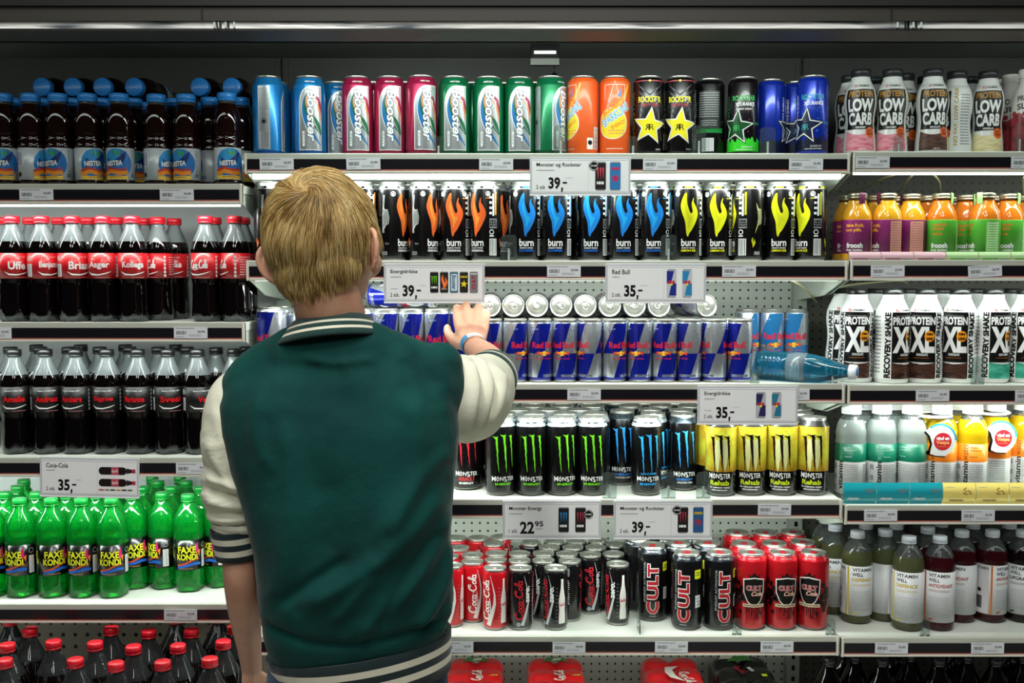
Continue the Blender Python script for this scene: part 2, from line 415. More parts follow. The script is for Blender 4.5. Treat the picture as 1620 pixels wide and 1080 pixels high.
# back panels and uprights
for b in 'lmr':
    x0, x1 = XB[b]
    m = MB(); m.box(x0+.016, x1-.016, YB-.008, YB, ZS[b][0], zb+.01, backp); obj('back_panel', m.mesh('back_panel', False, 1), cooler)
    zlow = ZS[b][3]-.04 if b == 'l' else DECKZ
    m = MB(); m.box(x0+.016, x1-.016, YB-.008, YB, zlow, ZS[b][0], peg if b == 'm' else peg_shaded if b == 'r' else noise_mat('plain_panel', 'a9adb0', 'b4b8ba', 3, .45)); obj('back_panel', m.mesh('back_panel', False, 1), cooler, label='perforated back panel' if b != 'l' else None)
    if b == 'l':
        m = MB(); m.box(x0+.016, x1-.016, YB-.05, YB-.042, DECKZ, zlow, peg_big); obj('back_panel', m.mesh('back_panel', False, 1), cooler, label='back panel with large round holes')
for x in (-1.813, -.556, .701, 1.958):
    m = MB(); m.box(x-.0155, x+.0155, YB-.035, YB-.001, DECKZ, ZS['l'][0]-.02, pm('9aa296', .4)); m.box(x-.002, x+.002, YB-.012, YB-.001, ZS['l'][0]-.02, zb, BLACK); m.box(x-.0155, x+.0155, YB-.008, YB-.001, ZS['l'][0]-.02, zb, backp)
    for k in range(42): m.box(x-.004, x+.004, YB-.0355, YB-.0345, DECKZ+.03+k*.028, DECKZ+.042+k*.028, BLACK)
    obj('upright', m.mesh('upright', False, 1), cooler, label='slotted steel upright')
# shelves
for b in 'lmr':
    x0, x1 = XB[b][0]+.003, XB[b][1]-.003
    for i, z in enumerate(ZS[b]):
        t = thing('cooler_shelf', 'pale metal shelf with dark price rail, %s of the %s bay' % (ORD[i] if i < len(ZS[b])-1 else 'lowest', BAYN[b]), 'shelf', ((x0+x1)/2, 0, z), group='shelves of the %s bay' % BAYN[b])
        w = (x1-x0)/2*1000
        m = MB(); m.box(-w, w, -12, YB*1000-38, -18, 0, steel, 1.5); obj('shelf_board', m.mesh('shelf_board', False), t)
        m = MB(); m.box(-w, w, -24, -13, -40, 2, rail_pale, 1.5); m.box(-w+6, w-6, -25.5, -23, -31, -10, rail_dark); m.box(-w+6, w-6, -25.3, -23, -33.4, -31.4, rail_red); m.box(-w+6, w-6, -26.5, -23, -39, -34, rail_low, 1)
        for s in (-1, 1): m.box(s*w-(0 if s < 0 else 5), s*w+(5 if s < 0 else 0), -26, -10, -40, 2, rail_low, 1)
        obj('price_rail', m.mesh('price_rail', False), t)
        for s in (-1, 1):
            m = MB(); xx = s*(w-3)
            m.add([(xx-1.2, -8, -18), (xx+1.2, -8, -18), (xx-1.2, -8, -40), (xx+1.2, -8, -40), (xx-1.2, 334, -18), (xx+1.2, 334, -18), (xx-1.2, 334, -92), (xx+1.2, 334, -92), (xx-1.2, 120, -74), (xx+1.2, 120, -74)],
                  [(0, 2, 8, 4), (4, 8, 6), (1, 5, 9, 3), (5, 7, 9), (0, 1, 3, 2), (2, 3, 9, 8), (8, 9, 7, 6), (4, 6, 7, 5), (0, 4, 5, 1)], brk)
            obj('bracket', m.mesh('bracket', False), t)
        if i < len(ZS[b]):
            p = LAMP[b][i+1]; lm = lampglow if p >= 2 else (lampdim if p > .3 else pm('55605a', .4)); h_ = 9 if (b, i) == ('m', 0) else (3.5 if i == 0 else .5)
            m = MB(); m.box(-w+12, w-12, -6, 12, -40-h_, -36, lm, 1); m.box(-w+12, w-12, -8, 16, -36, -20, rail_pale)
            lo = obj('shelf_lamp', m.mesh('shelf_lamp', False), t, label='slim tube lamp under the shelf front')
            area('shelf_lamp_glow', (0, .004, -.051), (math.radians(35), 0, 0), 1.16, .016, p, LAMPCOL, parent=lo)
# lamp cables looping under the right bay shelves
cm_ = pm('b8b18a', .5)
for k, (pts, sh) in enumerate((([(1415, 276, .05), (1395, 283, .12), (1375, 293, .2), (1345, 306, .3)], 1), ([(1444, 276, .06), (1432, 290, .15), (1424, 303, .25)], 1), ([(1478, 276, .05), (1486, 288, .12), (1487, 303, .22)], 1),
        ([(1620, 280, .06), (1618, 292, .15), (1619, 305, .25)], 1), ([(1250, 442, .05), (1268, 452, .1), (1284, 468, .18), (1292, 478, .25)], 2), ([(1316, 457, .1), (1350, 450, .2), (1420, 444, .3), (1435, 448, .34)], 2),
        ([(1240, 268, .1), (1252, 276, .2), (1262, 284, .3)], 1))):
    P = [at(x, y, Y)*1000 for x, y, Y in pts]; Q = []
    for i in range(len(P)-1):
        a, b_, c, d = P[max(i-1, 0)], P[i], P[i+1], P[min(i+2, len(P)-1)]
        for s_ in range(5):
            u = s_/5; Q.append(.5*((2*b_)+(c-a)*u+(2*a-5*b_+4*c-d)*u*u+(3*b_-a-3*c+d)*u**3))
    Q.append(P[-1]); m = MB(); m.tube(Q, 2.4, cm_, 8)
    t = thing('lamp_cable', ['pale lamp cable slanting left above the yellow juice bottles', 'short curved lamp cable above the gap between yellow juices', 'pale lamp cable bending down above the green labelled juices', 'lamp cable at the right edge above the juices',
        'pale cable along the bracket right of the two can price sign', 'thin cable sagging behind the white recovery shake bottles', 'cable under the top centre shelf near its end bracket'][k], 'cable', me=m.mesh('lamp_cable'))
# thermometer housing on the hood
p = at(862, 82, .10)
t = thing('thermometer_box', 'small black thermometer box with glowing white display under the canopy', 'thermometer', (p.x, p.y, p.z))
m = MB(); m.box(-31, 31, -12, 14, -14, 15, BLACK, 2); obj('housing', m.mesh('thermo_housing', False), t)
m = MB(); m.box(-24, 24, -14, -11, -7, 0, pm('dfe6e2', .3, 0, 0, .5), 1.2); obj('display', m.mesh('thermo_display', False), t, label='pale lit display bar')
m = MB(); m.box(-31, 31, -2, 14, -28, -14.5, pm('74776f', .4)); obj('mount_plate', m.mesh('thermo_plate', False), t)
m = MB(); m.tube([(20, 5, -28), (22, 6, -38), (21, 6, -44)], 1.2, BLACK)
bm = bmesh.new(); bmesh.ops.create_uvsphere(bm, u_segments=16, v_segments=10, radius=7); bmesh.ops.translate(bm, verts=bm.verts, vec=(21, 6, -50)); m.addbm(bm, BLACK)
obj('probe', m.mesh('thermo_probe'), t, label='round black sensor bulb on a short lead')
# ================================================================== products (built once each, then copied)
INK = pm('0c0c0d', .3); GREYINK = pm('8b8f92', .4); LBLWHITE = pm('e9ecec', .35, 0, .2)
class Proto:
    def __init__(s, name, cat): s.name = name; s.cat = cat; s.parts = []
    def add(s, name, me, label=None, parent=None, loc=None, rot=None): s.parts.append((name, me, label, parent, loc, rot)); return len(s.parts)-1
def lid_mesh(rn, h, lidm=SILVER):
    m = MB(); m.lathe([(rn+.4, h-3.0, lidm), (rn+.9, h-1.2, lidm), (rn+.4, h, lidm), (rn-.8, h, lidm), (rn-1.4, h-3.6, lidm), (rn-3, h-4.2, lidm), (rn-5, h-3.2, lidm), (0, h-3.2, lidm)], 36)
    m.lathe([(4.5, h-3.15, lidm), (rn*.62, h-2.9, lidm), (rn*.66, h-3.15, lidm)], 24)
    return m.mesh('can_lid')
def tab_mesh(h, tabm=SILVER):
    m = MB(); pts = arc(0, 0, 7.5, 10.5, 0, 360, 18)[:-1]; hole = arc(0, -4.5, 4, 3.6, 0, 360, 18)[:-1]
    n = 18; vs = []
    for z in (h-2.6, h-1.6):
        vs += [(x, y, z) for x, y in pts] + [(x, y, z) for x, y in hole]
    fs = []
    for i in range(n):
        j = (i+1) % n; fs += [(2*n+i, 2*n+j, 3*n+j, 3*n+i), (j, i, n+i, n+j), (i, j, 2*n+j, 2*n+i), (n+j, n+i, 3*n+i, 3*n+j)]
    m.add(vs, fs, tabm); m.lathe([(3, h-1.6, tabm), (2.4, h-.9, tabm), (0, h-.8, tabm)], 12)
    return m.mesh('pull_tab')
LIDS = {}
def can(kind, name, cat, R, H, rn, bands, art, shoulder=None, tabm=None, ringm=None, neck=9, foot=None):
    """bands: [(top height, material)] up the straight wall"""
    P = Proto(name, cat); m = MB(); base = ringm or SILVER; sh = shoulder or bands[-1][1]; ft = foot or bands[0][1]
    prof = [(0, 4, base), (rn-4, 3, base), (rn-2, 0, base), (rn-.5, 0, base), (R-2.5, 5, base), (R-.6, 8.5, ft), (R, 11, ft)]
    for z, mt in bands: prof += [(R, z, mt)]
    zt = bands[-1][0]
    prof += [(R-.5, zt+1.5, sh), (R-2, zt+4, sh), (rn+1.0, H-5, sh), (rn+.2, H-3, base)]
    m.lathe(prof, 48)
    pz = [(p[0], p[1]) for p in prof if p[1] > 4 and p[0] > R-3]
    if art: art.wrap(m, [(p[0], p[1]) for p in prof[4:]], rref=R)
    P.add('can_body', m.mesh(kind+'_body', sharp=50))
    key = (rn, H, id(tabm))
    if key not in LIDS: LIDS[key] = (lid_mesh(rn, H), tab_mesh(H, tabm or SILVER))
    P.add('can_lid', LIDS[key][0], 'silver can lid'); P.add('pull_tab', LIDS[key][1], 'coloured pull tab' if tabm else None)
    P.R, P.H = R, H
    return P
T = dict(R=33.0, H=168.0, rn=26.5)      # half litre can
S = dict(R=26.5, H=134.5, rn=24.0)      # slim quarter litre can
PR = {}
A_SIL = pm('c2c8cc', .3, .75)
def booster(col, dark, word):
    c = pm(col, .3, .45, .3); d = pm(dark, .3, .4, .2); a = Art(); w = pm('f4f6f6', .35); navy = pm('123246', .3)
    # silver panel with one large rounded corner
    P = [(-24, 12), (24, 12), (24, 146), (2, 146)] + [(2-26*math.sin(math.radians(t)), 104+42*math.cos(math.radians(t))) for t in range(10, 91, 10)]
    a.poly([(x*1.05, y) for x, y in P], w, 1); a.poly([(x*.98, 13.5+(y-12)*.972) for x, y in P], A_SIL, 2)
    def sw(col2, pts, wd, lay=3): a.stroke(pts, 0, pm(col2, .3, .2), lay, widths=[wd*math.sin(PI*(.08+.86*i/(len(pts)-1))) for i in range(len(pts))])
    def curve(x0, y0, x1, y1, x2, y2, n=14):
        return [((1-t)**2*x0+2*t*(1-t)*x1+t*t*x2, (1-t)**2*y0+2*t*(1-t)*y1+t*t*y2) for t in [i/n for i in range(n+1)]]
    sw('1d78bf', curve(-2, 136, -36, 92, 23, 22), 10); sw('0f6b45', curve(-1, 138, -28, 100, 24, 44), 6, 4)
    sw('e8915a', curve(0, 140, -22, 106, 12, 78), 3, 5); sw('a8224f', curve(6, 126, 24, 122, 23, 84), 7, 3); sw('e8915a', curve(8, 116, 22, 104, 23, 70), 5, 4)
    sw('0f6b45', curve(6, 84, 18, 66, 24, 46), 8, 4); sw('ffffff', curve(-4, 136, -42, 90, 22, 14), 1.5, 6)
    a.text('Booster', 3, 84, 108, 19, w, 7, bold=.03, rot=-PI/2, shear=.25, outline=navy, ow=.035)
    a.rect(-17, -12, 20, 52, w, 7, 2); a.text(word, -14.5, 36, 22, 3.4, GREYINK, 8, rot=-PI/2)
    a.text('ENERGY', 15, 108, 14, 4, w, 8, rot=-PI/2, bold=.02)
    # back of the can: white table of small print and a barcode
    a.rect(-78, -52, 14, 146, A_SIL, 1); a.lines(-76, -54, 96, 142, 12, GREYINK, 2); a.barcode(-75, -55, 18, 50, GREYINK, 1)
    a.disc(-65, 72, 4, INK, 2); a.ring(-65, 72, 6, 1, INK, 2)
    for u in (-20, 60): a.text('ENERGY DRINK', u+20, 154.5, 22, 3, w, 1, bold=.02)
    return can('booster', 'drink_can', 'can', bands=[(12, d), (148, c)], art=a, shoulder=c, foot=d, **T)
PR['booster_blue'] = booster('2187cf', '0d4a96', 'BLUE'); PR['booster_red'] = booster('b3204f', '8d1038', 'RED'); PR['booster_green'] = booster('0d7a4c', '06472c', 'ORIGINAL')
YEL = pm('f2e51c', .35); RS_RED = pm('b0303c', .35)
def star_logo(a, x, y, r, fill, letter, edge, edge2=None, lay=2):
    if edge2: a.star(x, y, r*1.24, edge2, lay, .12, .46)
    a.star(x, y, r*1.14, edge, lay+1, .12, .44); a.star(x, y, r, fill, lay+2, .12, .42)
    t = text_flat('R', .02); a.text('R', x+r*.13, y-2, r*.26, r*.34, letter, lay+3)
    vs, fs, x0, x1, y0, y1 = t; sx, sy = r*.26/(x1-x0), r*.34/(y1-y0)
    a.raw([(x-r*.13-(vx-(x0+x1)/2)*sx, y-2+(vy-(y0+y1)/2)*sy) for vx, vy in vs], [f[::-1] for f in fs], letter, lay+3)
blk = pm('0b090b', .26, .1, .25)
def rockstar():
    a = Art(); a.text('ROCKST*R', 0, 118, 50, 13, YEL, 2, bold=.035); a.text('ENERGY DRINK', 0, 106, 38, 6, RS_RED, 2, bold=.03)
    gr = pm('3b3a3f', .25, .6)
    for k in range(5): a.poly([(-26, 150-k*13), (0, 128-k*13), (26, 150-k*13), (26, 147-k*13), (0, 125-k*13), (-26, 147-k*13)], gr, 1)
    star_logo(a, 0, 62, 36, YEL, INK, WHITE, INK); a.text('ROCKSTAR', -44, 80, 110, 13, pm('a98b1c', .4, .4), 1, rot=PI/2, bold=.02)
    a.text('ENERGY', 20, 14, 12, 3, WHITE, 6); a.rect(-40, 40, 155.2, 157.5, RS_RED, 1); a.disc(0, 156.3, 2.6, YEL, 2)
    a.lines(40, 70, 60, 140, 14, GREYINK, 1); a.barcode(42, 68, 16, 46)
    return can('rockstar', 'drink_can', 'can', bands=[(154, blk)], art=a, **T)
PR['rockstar'] = rockstar()
def rockback():
    a = Art(); a.rect(-24, 24, 60, 140, pm('2d3230', .35), 1); a.lines(-21, 21, 84, 138, 11, pm('9aa0a0', .4), 2); a.rect(-33, 33, 52, 62, pm('0f8a3a', .35), 1)
    a.lines(-18, 18, 66, 80, 3, pm('9aa0a0', .4), 2); a.barcode(-14, 10, 14, 40, GREYINK); a.lines(-33, -26, 15, 60, 8, GREYINK, 1)
    a.text('DRINK', -33, 104, 34, 8, pm('8d9696', .4), 1, rot=PI/2, bold=.02)
    return can('rockback', 'drink_can', 'can', bands=[(154, blk)], art=a, **T)
PR['rockback'] = rockback()
def endurance(bodyc, botc, starc, txt, sub):
    b = pm(bodyc, .25, .35, .4); a = Art(); rnd = random.Random(3)
    bc = pm(botc, .35); a.rect(-103, 103, 11, 30, bc, 1)
    a.poly([(-103, 30)] + [(-103+206*i/60, 34+rnd.uniform(-5, 8)) for i in range(61)] + [(103, 30)], bc, 1)
    t = pm(txt, .35); sc = pm(starc, .3)
    star_logo(a, -16, 62, 34, sc, t, WHITE, INK, 3)
    a.text('ROCKSTAR', 0, 122, 50, 11, t, 3, bold=.03); a.text('XDURANCE', 2, 109, 42, 8, WHITE, 3, bold=.03); a.text(sub, 0, 99, 34, 4, WHITE if bodyc != '1433b0' else pm('2a5a9a', .4), 3, bold=.02)
    mg = pm('4a1530' if bodyc != '1433b0' else '2a57c8', .3)
    for k in range(16): a.rect(rnd.uniform(-40, 36), rnd.uniform(-40, 36)+6, rnd.uniform(84, 100), rnd.uniform(84, 100)+1.5, mg, 1) if False else a.disc(rnd.uniform(-38, 38), rnd.uniform(50, 96), rnd.uniform(1, 3.5), mg, 1, 6)
    a.text('PERFORMANCE ENERGY', -38, 84, 90, 4.5, WHITE if bodyc == '1433b0' else t, 2, rot=PI/2, bold=.02)
    a.lines(24, 42, 66, 72, 2, t, 2); a.text('ENERGY', 8, 20, 24, 4, WHITE, 3); a.lines(-16, 20, 13, 16, 1, WHITE, 3)
    for s_ in (1,): a.rect(66, 96, 70, 140, pm('20262c', .3), 2); a.lines(68, 94, 84, 138, 8, GREYINK, 3); a.barcode(70, 92, 30, 54, GREYINK)
    return can('endurance', 'drink_can', 'can', bands=[(154, b)], art=a, **T)
PR['endurance_green'] = endurance('120c12', '35d62a', '0c4a20', '1fb04a', 'ENERGY DRINK'); PR['endurance_blue'] = endurance('1433b0', '081030', '0b1c3c', '1fa0a8', 'PERFORMANCE ENERGY')
def sparkling():
    o = pm('f0601e', .4, .15, .3); y = pm('f6df28', .4); a = Art(); lb = pm('6fb6de', .35); W = WHITE
    a.disc(-4, 68, 33, W, 1, 40); a.disc(-4, 68, 31.5, y, 2, 40); a.poly([(-30, 62), (24, 118), (34, 150), (30, 152), (14, 118), (-34, 74)], pm('fbb02a', .4), 2)
    a.text('SPARKLING', 2, 86, 70, 17, lb, 5, bold=.028, rot=.62, outline=W, ow=.05); a.text('ROCKST*R', -4, 104, 54, 12, pm('f08a28', .4), 4, bold=.04, rot=.62)
    a.text('ENERGY', 8, 66, 34, 8, pm('f08a28', .4), 4, bold=.03, rot=.5); a.lines(-14, 22, 44, 56, 2, pm('f0a060', .4), 4)
    a.stroke([(-22, 118), (-22, 148)], 1.2, W, 3); a.stroke([(-14, 112), (0, 156), (14, 112)], 1.2, W, 3); a.stroke([(-22, 148), (22, 148), (22, 104)], 1.2, W, 3); a.disc(0, 132, 5, pm('e8702a', .4), 4); a.poly([(6, 124), (14, 144), (12, 122)], pm('2f8ad0', .4), 4)
    a.rect(46, 60, 14, 38, W, 1); a.disc(53, 28, 5, INK, 2); a.barcode(64, 76, 16, 60, horiz=True); a.lines(-18, 18, 14, 17, 1, W, 1)
    return can('sparkling', 'drink_can', 'can', bands=[(154, o)], art=a, **T)
PR['sparkling'] = sparkling()
def flame(a, x, y, s, m, m2, lay=2, right=1):
    """two rising tongues of flame, about 60 mm tall at s = 1"""
    def smooth(P, n=5):
        Q = []
        for i in range(len(P)):
            p0, p1, p2, p3 = (P[(i+k-1) % len(P)] for k in range(4))
            for t in [j/n for j in range(n)]:
                Q.append(tuple(.5*((2*p1[c])+(p2[c]-p0[c])*t+(2*p0[c]-5*p1[c]+4*p2[c]-p3[c])*t*t+(3*p1[c]-p0[c]-3*p2[c]+p3[c])*t**3) for c in (0, 1)))
        return Q
    L1 = [(-6, 34), (-10.5, 26), (-13.5, 14), (-11, 2), (-6, -12), (-4, -30), (-1.5, -36), (1, -30), (5, -25), (12, -12), (15.5, -2), (15, 6), (11, 14), (7.5, 20), (8, 27), (5, 21), (4.2, 13), (6, 5), (2.5, 2), (-1.5, 12), (-3.5, 22), (-3.6, 33)]
    q = smooth(L1, 3)
    a.poly([(x+px*s, y+py*s) for px, py in q], m, lay)
    L2 = [(-6.6, 26), (-9, 14), (-6, 0), (-2, -14), (-2, -28), (4, -16), (8, -6), (2, -4), (-3, 6), (-5, 16)]
    a.poly([(x+px*s*.8, y+py*s*.8) for px, py in smooth(L2, 3)], m2, lay+1)
def burn(c1, c2, sub, subc, neckc):
    b = pm('070607', .26, 0, .2); a = Art(); f1, f2 = pm(c1, .35, .15), pm(c2, .35, .15)
    flame(a, 0, 99, 1.30, f1, f2)
    a.text('burn', 0, 40, 31, 16, WHITE, 4, bold=.018); a.text('ENERGY DRINK', 0, 28.5, 29, 2.8, WHITE, 2, bold=.02); a.text(sub, 0, 23, 31, 4.4, pm(subc, .35), 2, bold=.03)
    u = -45      # swirl art
    for k in range(5): a.stroke([(u-4+k*2.2, 60+k*5), (u-1+k*2.4, 78), (u+1+k*2.5, 92), (u-1+k*2.0, 106+k), (u-3+k, 118-k*3)], .8, LBLWHITE, 1)
    for k in range(2): a.stroke([(u-4+k*3, 60), (u-4+k*2, 100), (u-2+k*3, 140)], 1.0, LBLWHITE, 1)
    flame(a, u-16, 40, .3, f1, f2, 1); a.text('burn', u+6, 38, 8, 5, GREYINK, 1, bold=.03); a.rect(u-6, u+6, 14, 21, GREYINK, 1); a.lines(u-5, u+5, 15.5, 19.5, 1, INK, 2)
    u = 70
    for k in range(6): a.stroke([(u-6+k*2.2, 60+k*6), (u-1+k*2.0, 78), (u+1+k*1.9, 92), (u-1+k*1.8, 106+k), (u-4+k, 122-k*3)], .8, LBLWHITE if k % 2 else f2, 1)
    flame(a, u-10, 40, .3, f1, f2, 1); a.rect(u-8, u+6, 14, 21, GREYINK, 1)
    u = 37        # small print and barcode
    a.lines(u-9, u-3, 96, 140, 4, LBLWHITE, 1, seed=4); a.rect(u-2, u+2, 96, 142, LBLWHITE, 1); a.rect(u+4, u+8, 98, 146, f2, 1)
    a.rect(u-9, u+9, 70, 90, GREYINK, 1); a.lines(u-8, u+8, 72, 88, 3, INK, 2, h=.8); a.ring(u-4, 62, 4.5, 1.5, WHITE, 1); a.rect(u-9, u+1, 52.5, 55, WHITE, 1); a.barcode(u-8, u+7, 14, 47)
    a.ring(25, 142, 4.6, 1.2, LBLWHITE, 1); a.rect(23, 27, 139, 144, LBLWHITE, 1); a.lines(20, 30, 131, 135, 1, f2, 1); a.ring(-25, 142, 4.6, 1.2, LBLWHITE, 1); a.rect(-27, -23, 139, 144, LBLWHITE, 1)
    nc = pm(neckc, .3, .3)
    a.rect(-104, 104, 152.5, 158, nc, 1) if False else [(a.rect(uu-15, uu+15, 153.5, 158.5, b, 1), a.text('ENERGY', uu, 156, 18, 3.6, nc, 2, bold=.04)) for uu in (0, 52, -52)]
    return can('burn', 'drink_can', 'can', bands=[(152, b)], art=a, shoulder=pm('aeb2b2', .3, .85), foot=b, ringm=SILVER, **T)
PR['burn_orange'] = burn('f26a2e', 'f59a3c', 'ORIGINAL', 'e8e8e8', 'b9c0c0'); PR['burn_blue'] = burn('1d86e0', '23b0f2', 'BLUE REFRESH', '1c62c8', '1f7fe0'); PR['burn_yellow'] = burn('dfe01c', 'cfd21c', 'LEMON ICE', 'f2f21c', 'f2f21c')
def redbull(blue, R=26.5, H=134.5, rn=24.0, txt='c8203c'):
    sil = pm('bfc4cc', .26, .8); b = pm(blue, .24, .35, .5); a = Art(); k = H/134.5; hc = PI*R
    zt, zm, zb = 126*k, 62*k, 10*k
    def line(z): return (z-zm)*.29
    for s_ in (0, 1):
        o = s_*hc; q = hc/2
        a.poly([(o+line(zt)-q+9, zt), (o+line(zm)-q-1, zm), (o+line(zm), zm), (o+line(zt), zt)], b, 1)
        a.poly([(o+line(zm), zm), (o+line(zb), zb), (o+line(zb)+q-4, zb), (o+line(zm)+q-2, zm)], b, 1)
        a.rect(o-2, o+q-6, 12*k, 17*k, sil, 2); a.lines(o, o+q-8, 13.2*k, 15.8*k, 1, b, 3)
        r_ = pm(txt, .35); a.text('Red', o-14*k, 80*k, 24*k, 13.5*k, r_, 3, bold=.03); a.text('Bull', o+14*k, 80*k, 24*k, 13.5*k, r_, 3, bold=.03)
        ye = pm('f2c53a', .35); og = pm('d84a2a', .35)
        a.disc(o, 62*k, 5.2*k, ye, 3)
        for d in (-1, 1):
            a.poly([(o+d*1.5, 61*k), (o+d*7, 66*k), (o+d*14, 66*k), (o+d*18, 62*k), (o+d*14, 62*k), (o+d*16, 57*k), (o+d*12, 60*k), (o+d*7, 60*k), (o+d*5, 56*k), (o+d*4, 60*k)], og, 4)
            a.poly([(o+d*3, 62*k), (o+d*8, 65*k), (o+d*10, 62*k)], ye, 5)
        a.text('ENERGY DRINK', o, 51*k, 36, 3.2, r_, 3, bold=.02)
        a.lines(o-26, o-12, 112*k, 116*k, 2, pm('8898c8', .4), 2)
    return can('redbull', 'drink_can', 'can', bands=[(zt, sil)], art=a, R=R, H=H, rn=rn, shoulder=sil, foot=pm(blue, .3, .2))
PR['bull'] = redbull('101c8c'); PR['bull_tall'] = redbull('101c8c', 27.2, 156, 24.5); PR['bull_sky'] = redbull('2a78b4', 28.0, 150, 24.5); PR['bull_big'] = redbull('101c8c', 31.5, 160, 26)
def claw(a, x, ytop, s, m, lay=2, seed=1, w=1.0, hook=1):
    rnd = random.Random(seed); L = []; R_ = []; n = 15
    for i in range(n):
        t = i/(n-1); wd = (3.6*(1-t)**.7+.35)*w; cx = x + s*4*t + rnd.uniform(-.7, .7)*(1-t)
        L.append((cx-wd+rnd.uniform(-.6, .6), ytop-4-62*s*t)); R_.append((cx+wd+rnd.uniform(-.6, .6), ytop-4-62*s*t))
    top = [(x+3.6*w, ytop+1), (x+5*w, ytop+5), (x+1, ytop+3), (x-5*w, ytop+2.5), (x-12*w*hook, ytop+4), (x-5*w, ytop-1.5), (x-3.6*w, ytop-4)]
    a.poly(R_ + L[::-1] if False else L + R_[::-1] + top, m, lay)
def mtext(a, x, y, w, h, m, lay=3):
    a.text('M', x-w*.40, y, w*.17, h, m, lay, bold=.012); a.text('O', x-w*.235, y-.3, w*.13, h*.8, m, lay, bold=.008); a.rect(x-w*.241, x-w*.229, y-h*.62, y+h*.62, m, lay)
    a.text('N', x-w*.075, y, w*.14, h*.85, m, lay, bold=.012); a.text('S', x+w*.075, y-h*.1, w*.12, h*1.1, m, lay, bold=.012, shear=-.2); a.text('TER', x+w*.31, y, w*.33, h*.85, m, lay, bold=.012)
def monster(cc, sub, subc, top=None, seed=1, extra=None):
    b = pm('060607', .25, 0, .25); c = pm(cc, .35); a = Art()
    claw(a, -15, 126, 1.12, c, 2, seed+1, .62, 1.3); claw(a, 2, 130, 1.2, c, 2, seed+2, .68, 1.2); claw(a, 18, 128, 1.02, c, 2, seed+3, .5, 1.0)
    mtext(a, 0, 38, 54, 10.5, WHITE)
    if extra == 'lo': a.text('LO-CARB', 0, 49, 34, 4.5, pm(subc, .35), 2, bold=.04)
    a.text(sub, 0, 26.5, 38, 5 if extra != 'assault' else 9, pm(subc, .35), 2, bold=.04)
    if extra == 'abs': a.text('ABSOLUTELY ZERO', 0, 19.5, 36, 3.6, WHITE, 2, bold=.03)
    if extra == 'assault': a.text('ENERGY', 0, 17, 34, 4.5, WHITE, 2, bold=.04)
    for u in (-50, 0, 50): a.text('TAURIN + GINSENG', u, 158.5, 34, 3.2, b, 1, bold=.04)
    a.rect(54, 80, 20, 146, pm('121416', .3), 1); a.lines(56, 78, 62, 142, 16, pm('50565a', .4), 2); a.barcode(57, 77, 22, 52, GREYINK)
    return can('monster', 'drink_can', 'can', bands=[(150, b)], art=a, shoulder=pm(top or 'aab4ba', .25, .7), foot=b, **T)
PR['monster_green'] = monster('6fd21c', 'ENERGY', '6fd21c'); PR['monster_lo'] = monster('2aa0e0', 'ENERGY', '2aa0e0', seed=9, extra='lo'); PR['monster_abs'] = monster('2f9cf0', 'ENERGY', '2f7fe0', '3a444c', 5, 'abs')
PR['monster_red'] = monster('c0202c', 'ASSAULT', 'c0303a', '20282c', 3, 'assault')
def rehab():
    gold = noise_mat('gold_mottle', 'a86a10', 'd2d040', 26, .3, .36, .6, .3, coat=.3); b = pm('080809', .2, 0, .4); a = Art(); Y2 = pm('c8dc2a', .35)
    lt = pm('d8d89a', .35)
    a.poly([(-9, 124), (-1, 122), (1, 90), (-1, 70), (-4, 52), (-9, 72), (-11, 100)], lt, 1); a.poly([(7, 124), (16, 122), (17, 92), (15, 70), (11, 54), (7, 76), (6, 100)], lt, 1)
    claw(a, -15, 126, 1.1, b, 2, 22, .72, 1.0); claw(a, 2, 130, 1.15, b, 2, 23, .78, 1.6); claw(a, 18, 128, 1.05, b, 2, 24, .7, 1.6)
    mtext(a, 0, 45, 50, 12, WHITE); a.text('Rehab', 0, 30, 42, 11, Y2, 3, bold=.03); a.text('TEA + LEMONADE + ENERGY', 0, 20, 46, 3, WHITE, 3, bold=.03); a.text('NON-CARBONATED', 0, 14.5, 34, 3, WHITE, 3, bold=.03)
    return can('rehab', 'drink_can', 'can', bands=[(54, b), (150, gold)], art=a, shoulder=pm('3c3c3c', .25, .6), foot=b, **T)
PR['rehab'] = rehab()
RED = pm('c3121f', .28, .25, .5); CREAM = pm('f0eee8', .35)
def swoosh(a, m, lay=1, s=1):
    pts = [(6, 122), (12, 100), (16, 80), (16, 60), (10, 36), (2, 12)]; wd = [.5, 1.8, 3.5, 6, 8.5, 10]
    a.stroke(pts, 0, m, lay, widths=[w_*s for w_ in wd])
def bottle_art(a, x, m, tick, red, lay=2):
    prof = [(0, 0), (7.4, 0), (8, 3), (7.6, 20), (6.6, 30), (7.8, 44), (7.9, 52), (6, 64), (3.6, 76), (2.8, 88), (2.6, 94), (3, 98), (0, 98)]
    a.poly([(x+r, 16+z) for r, z in prof] + [(x-r, 16+z) for r, z in prof[::-1]][1:-1], m, lay); script = script_cola(red, 13, 8, 0, x, 16+42, lay+1); a.sub(script)
    for k in range(10): a.rect(x-14, x-11+(k % 2), 22+k*8, 23+k*8, tick, lay)
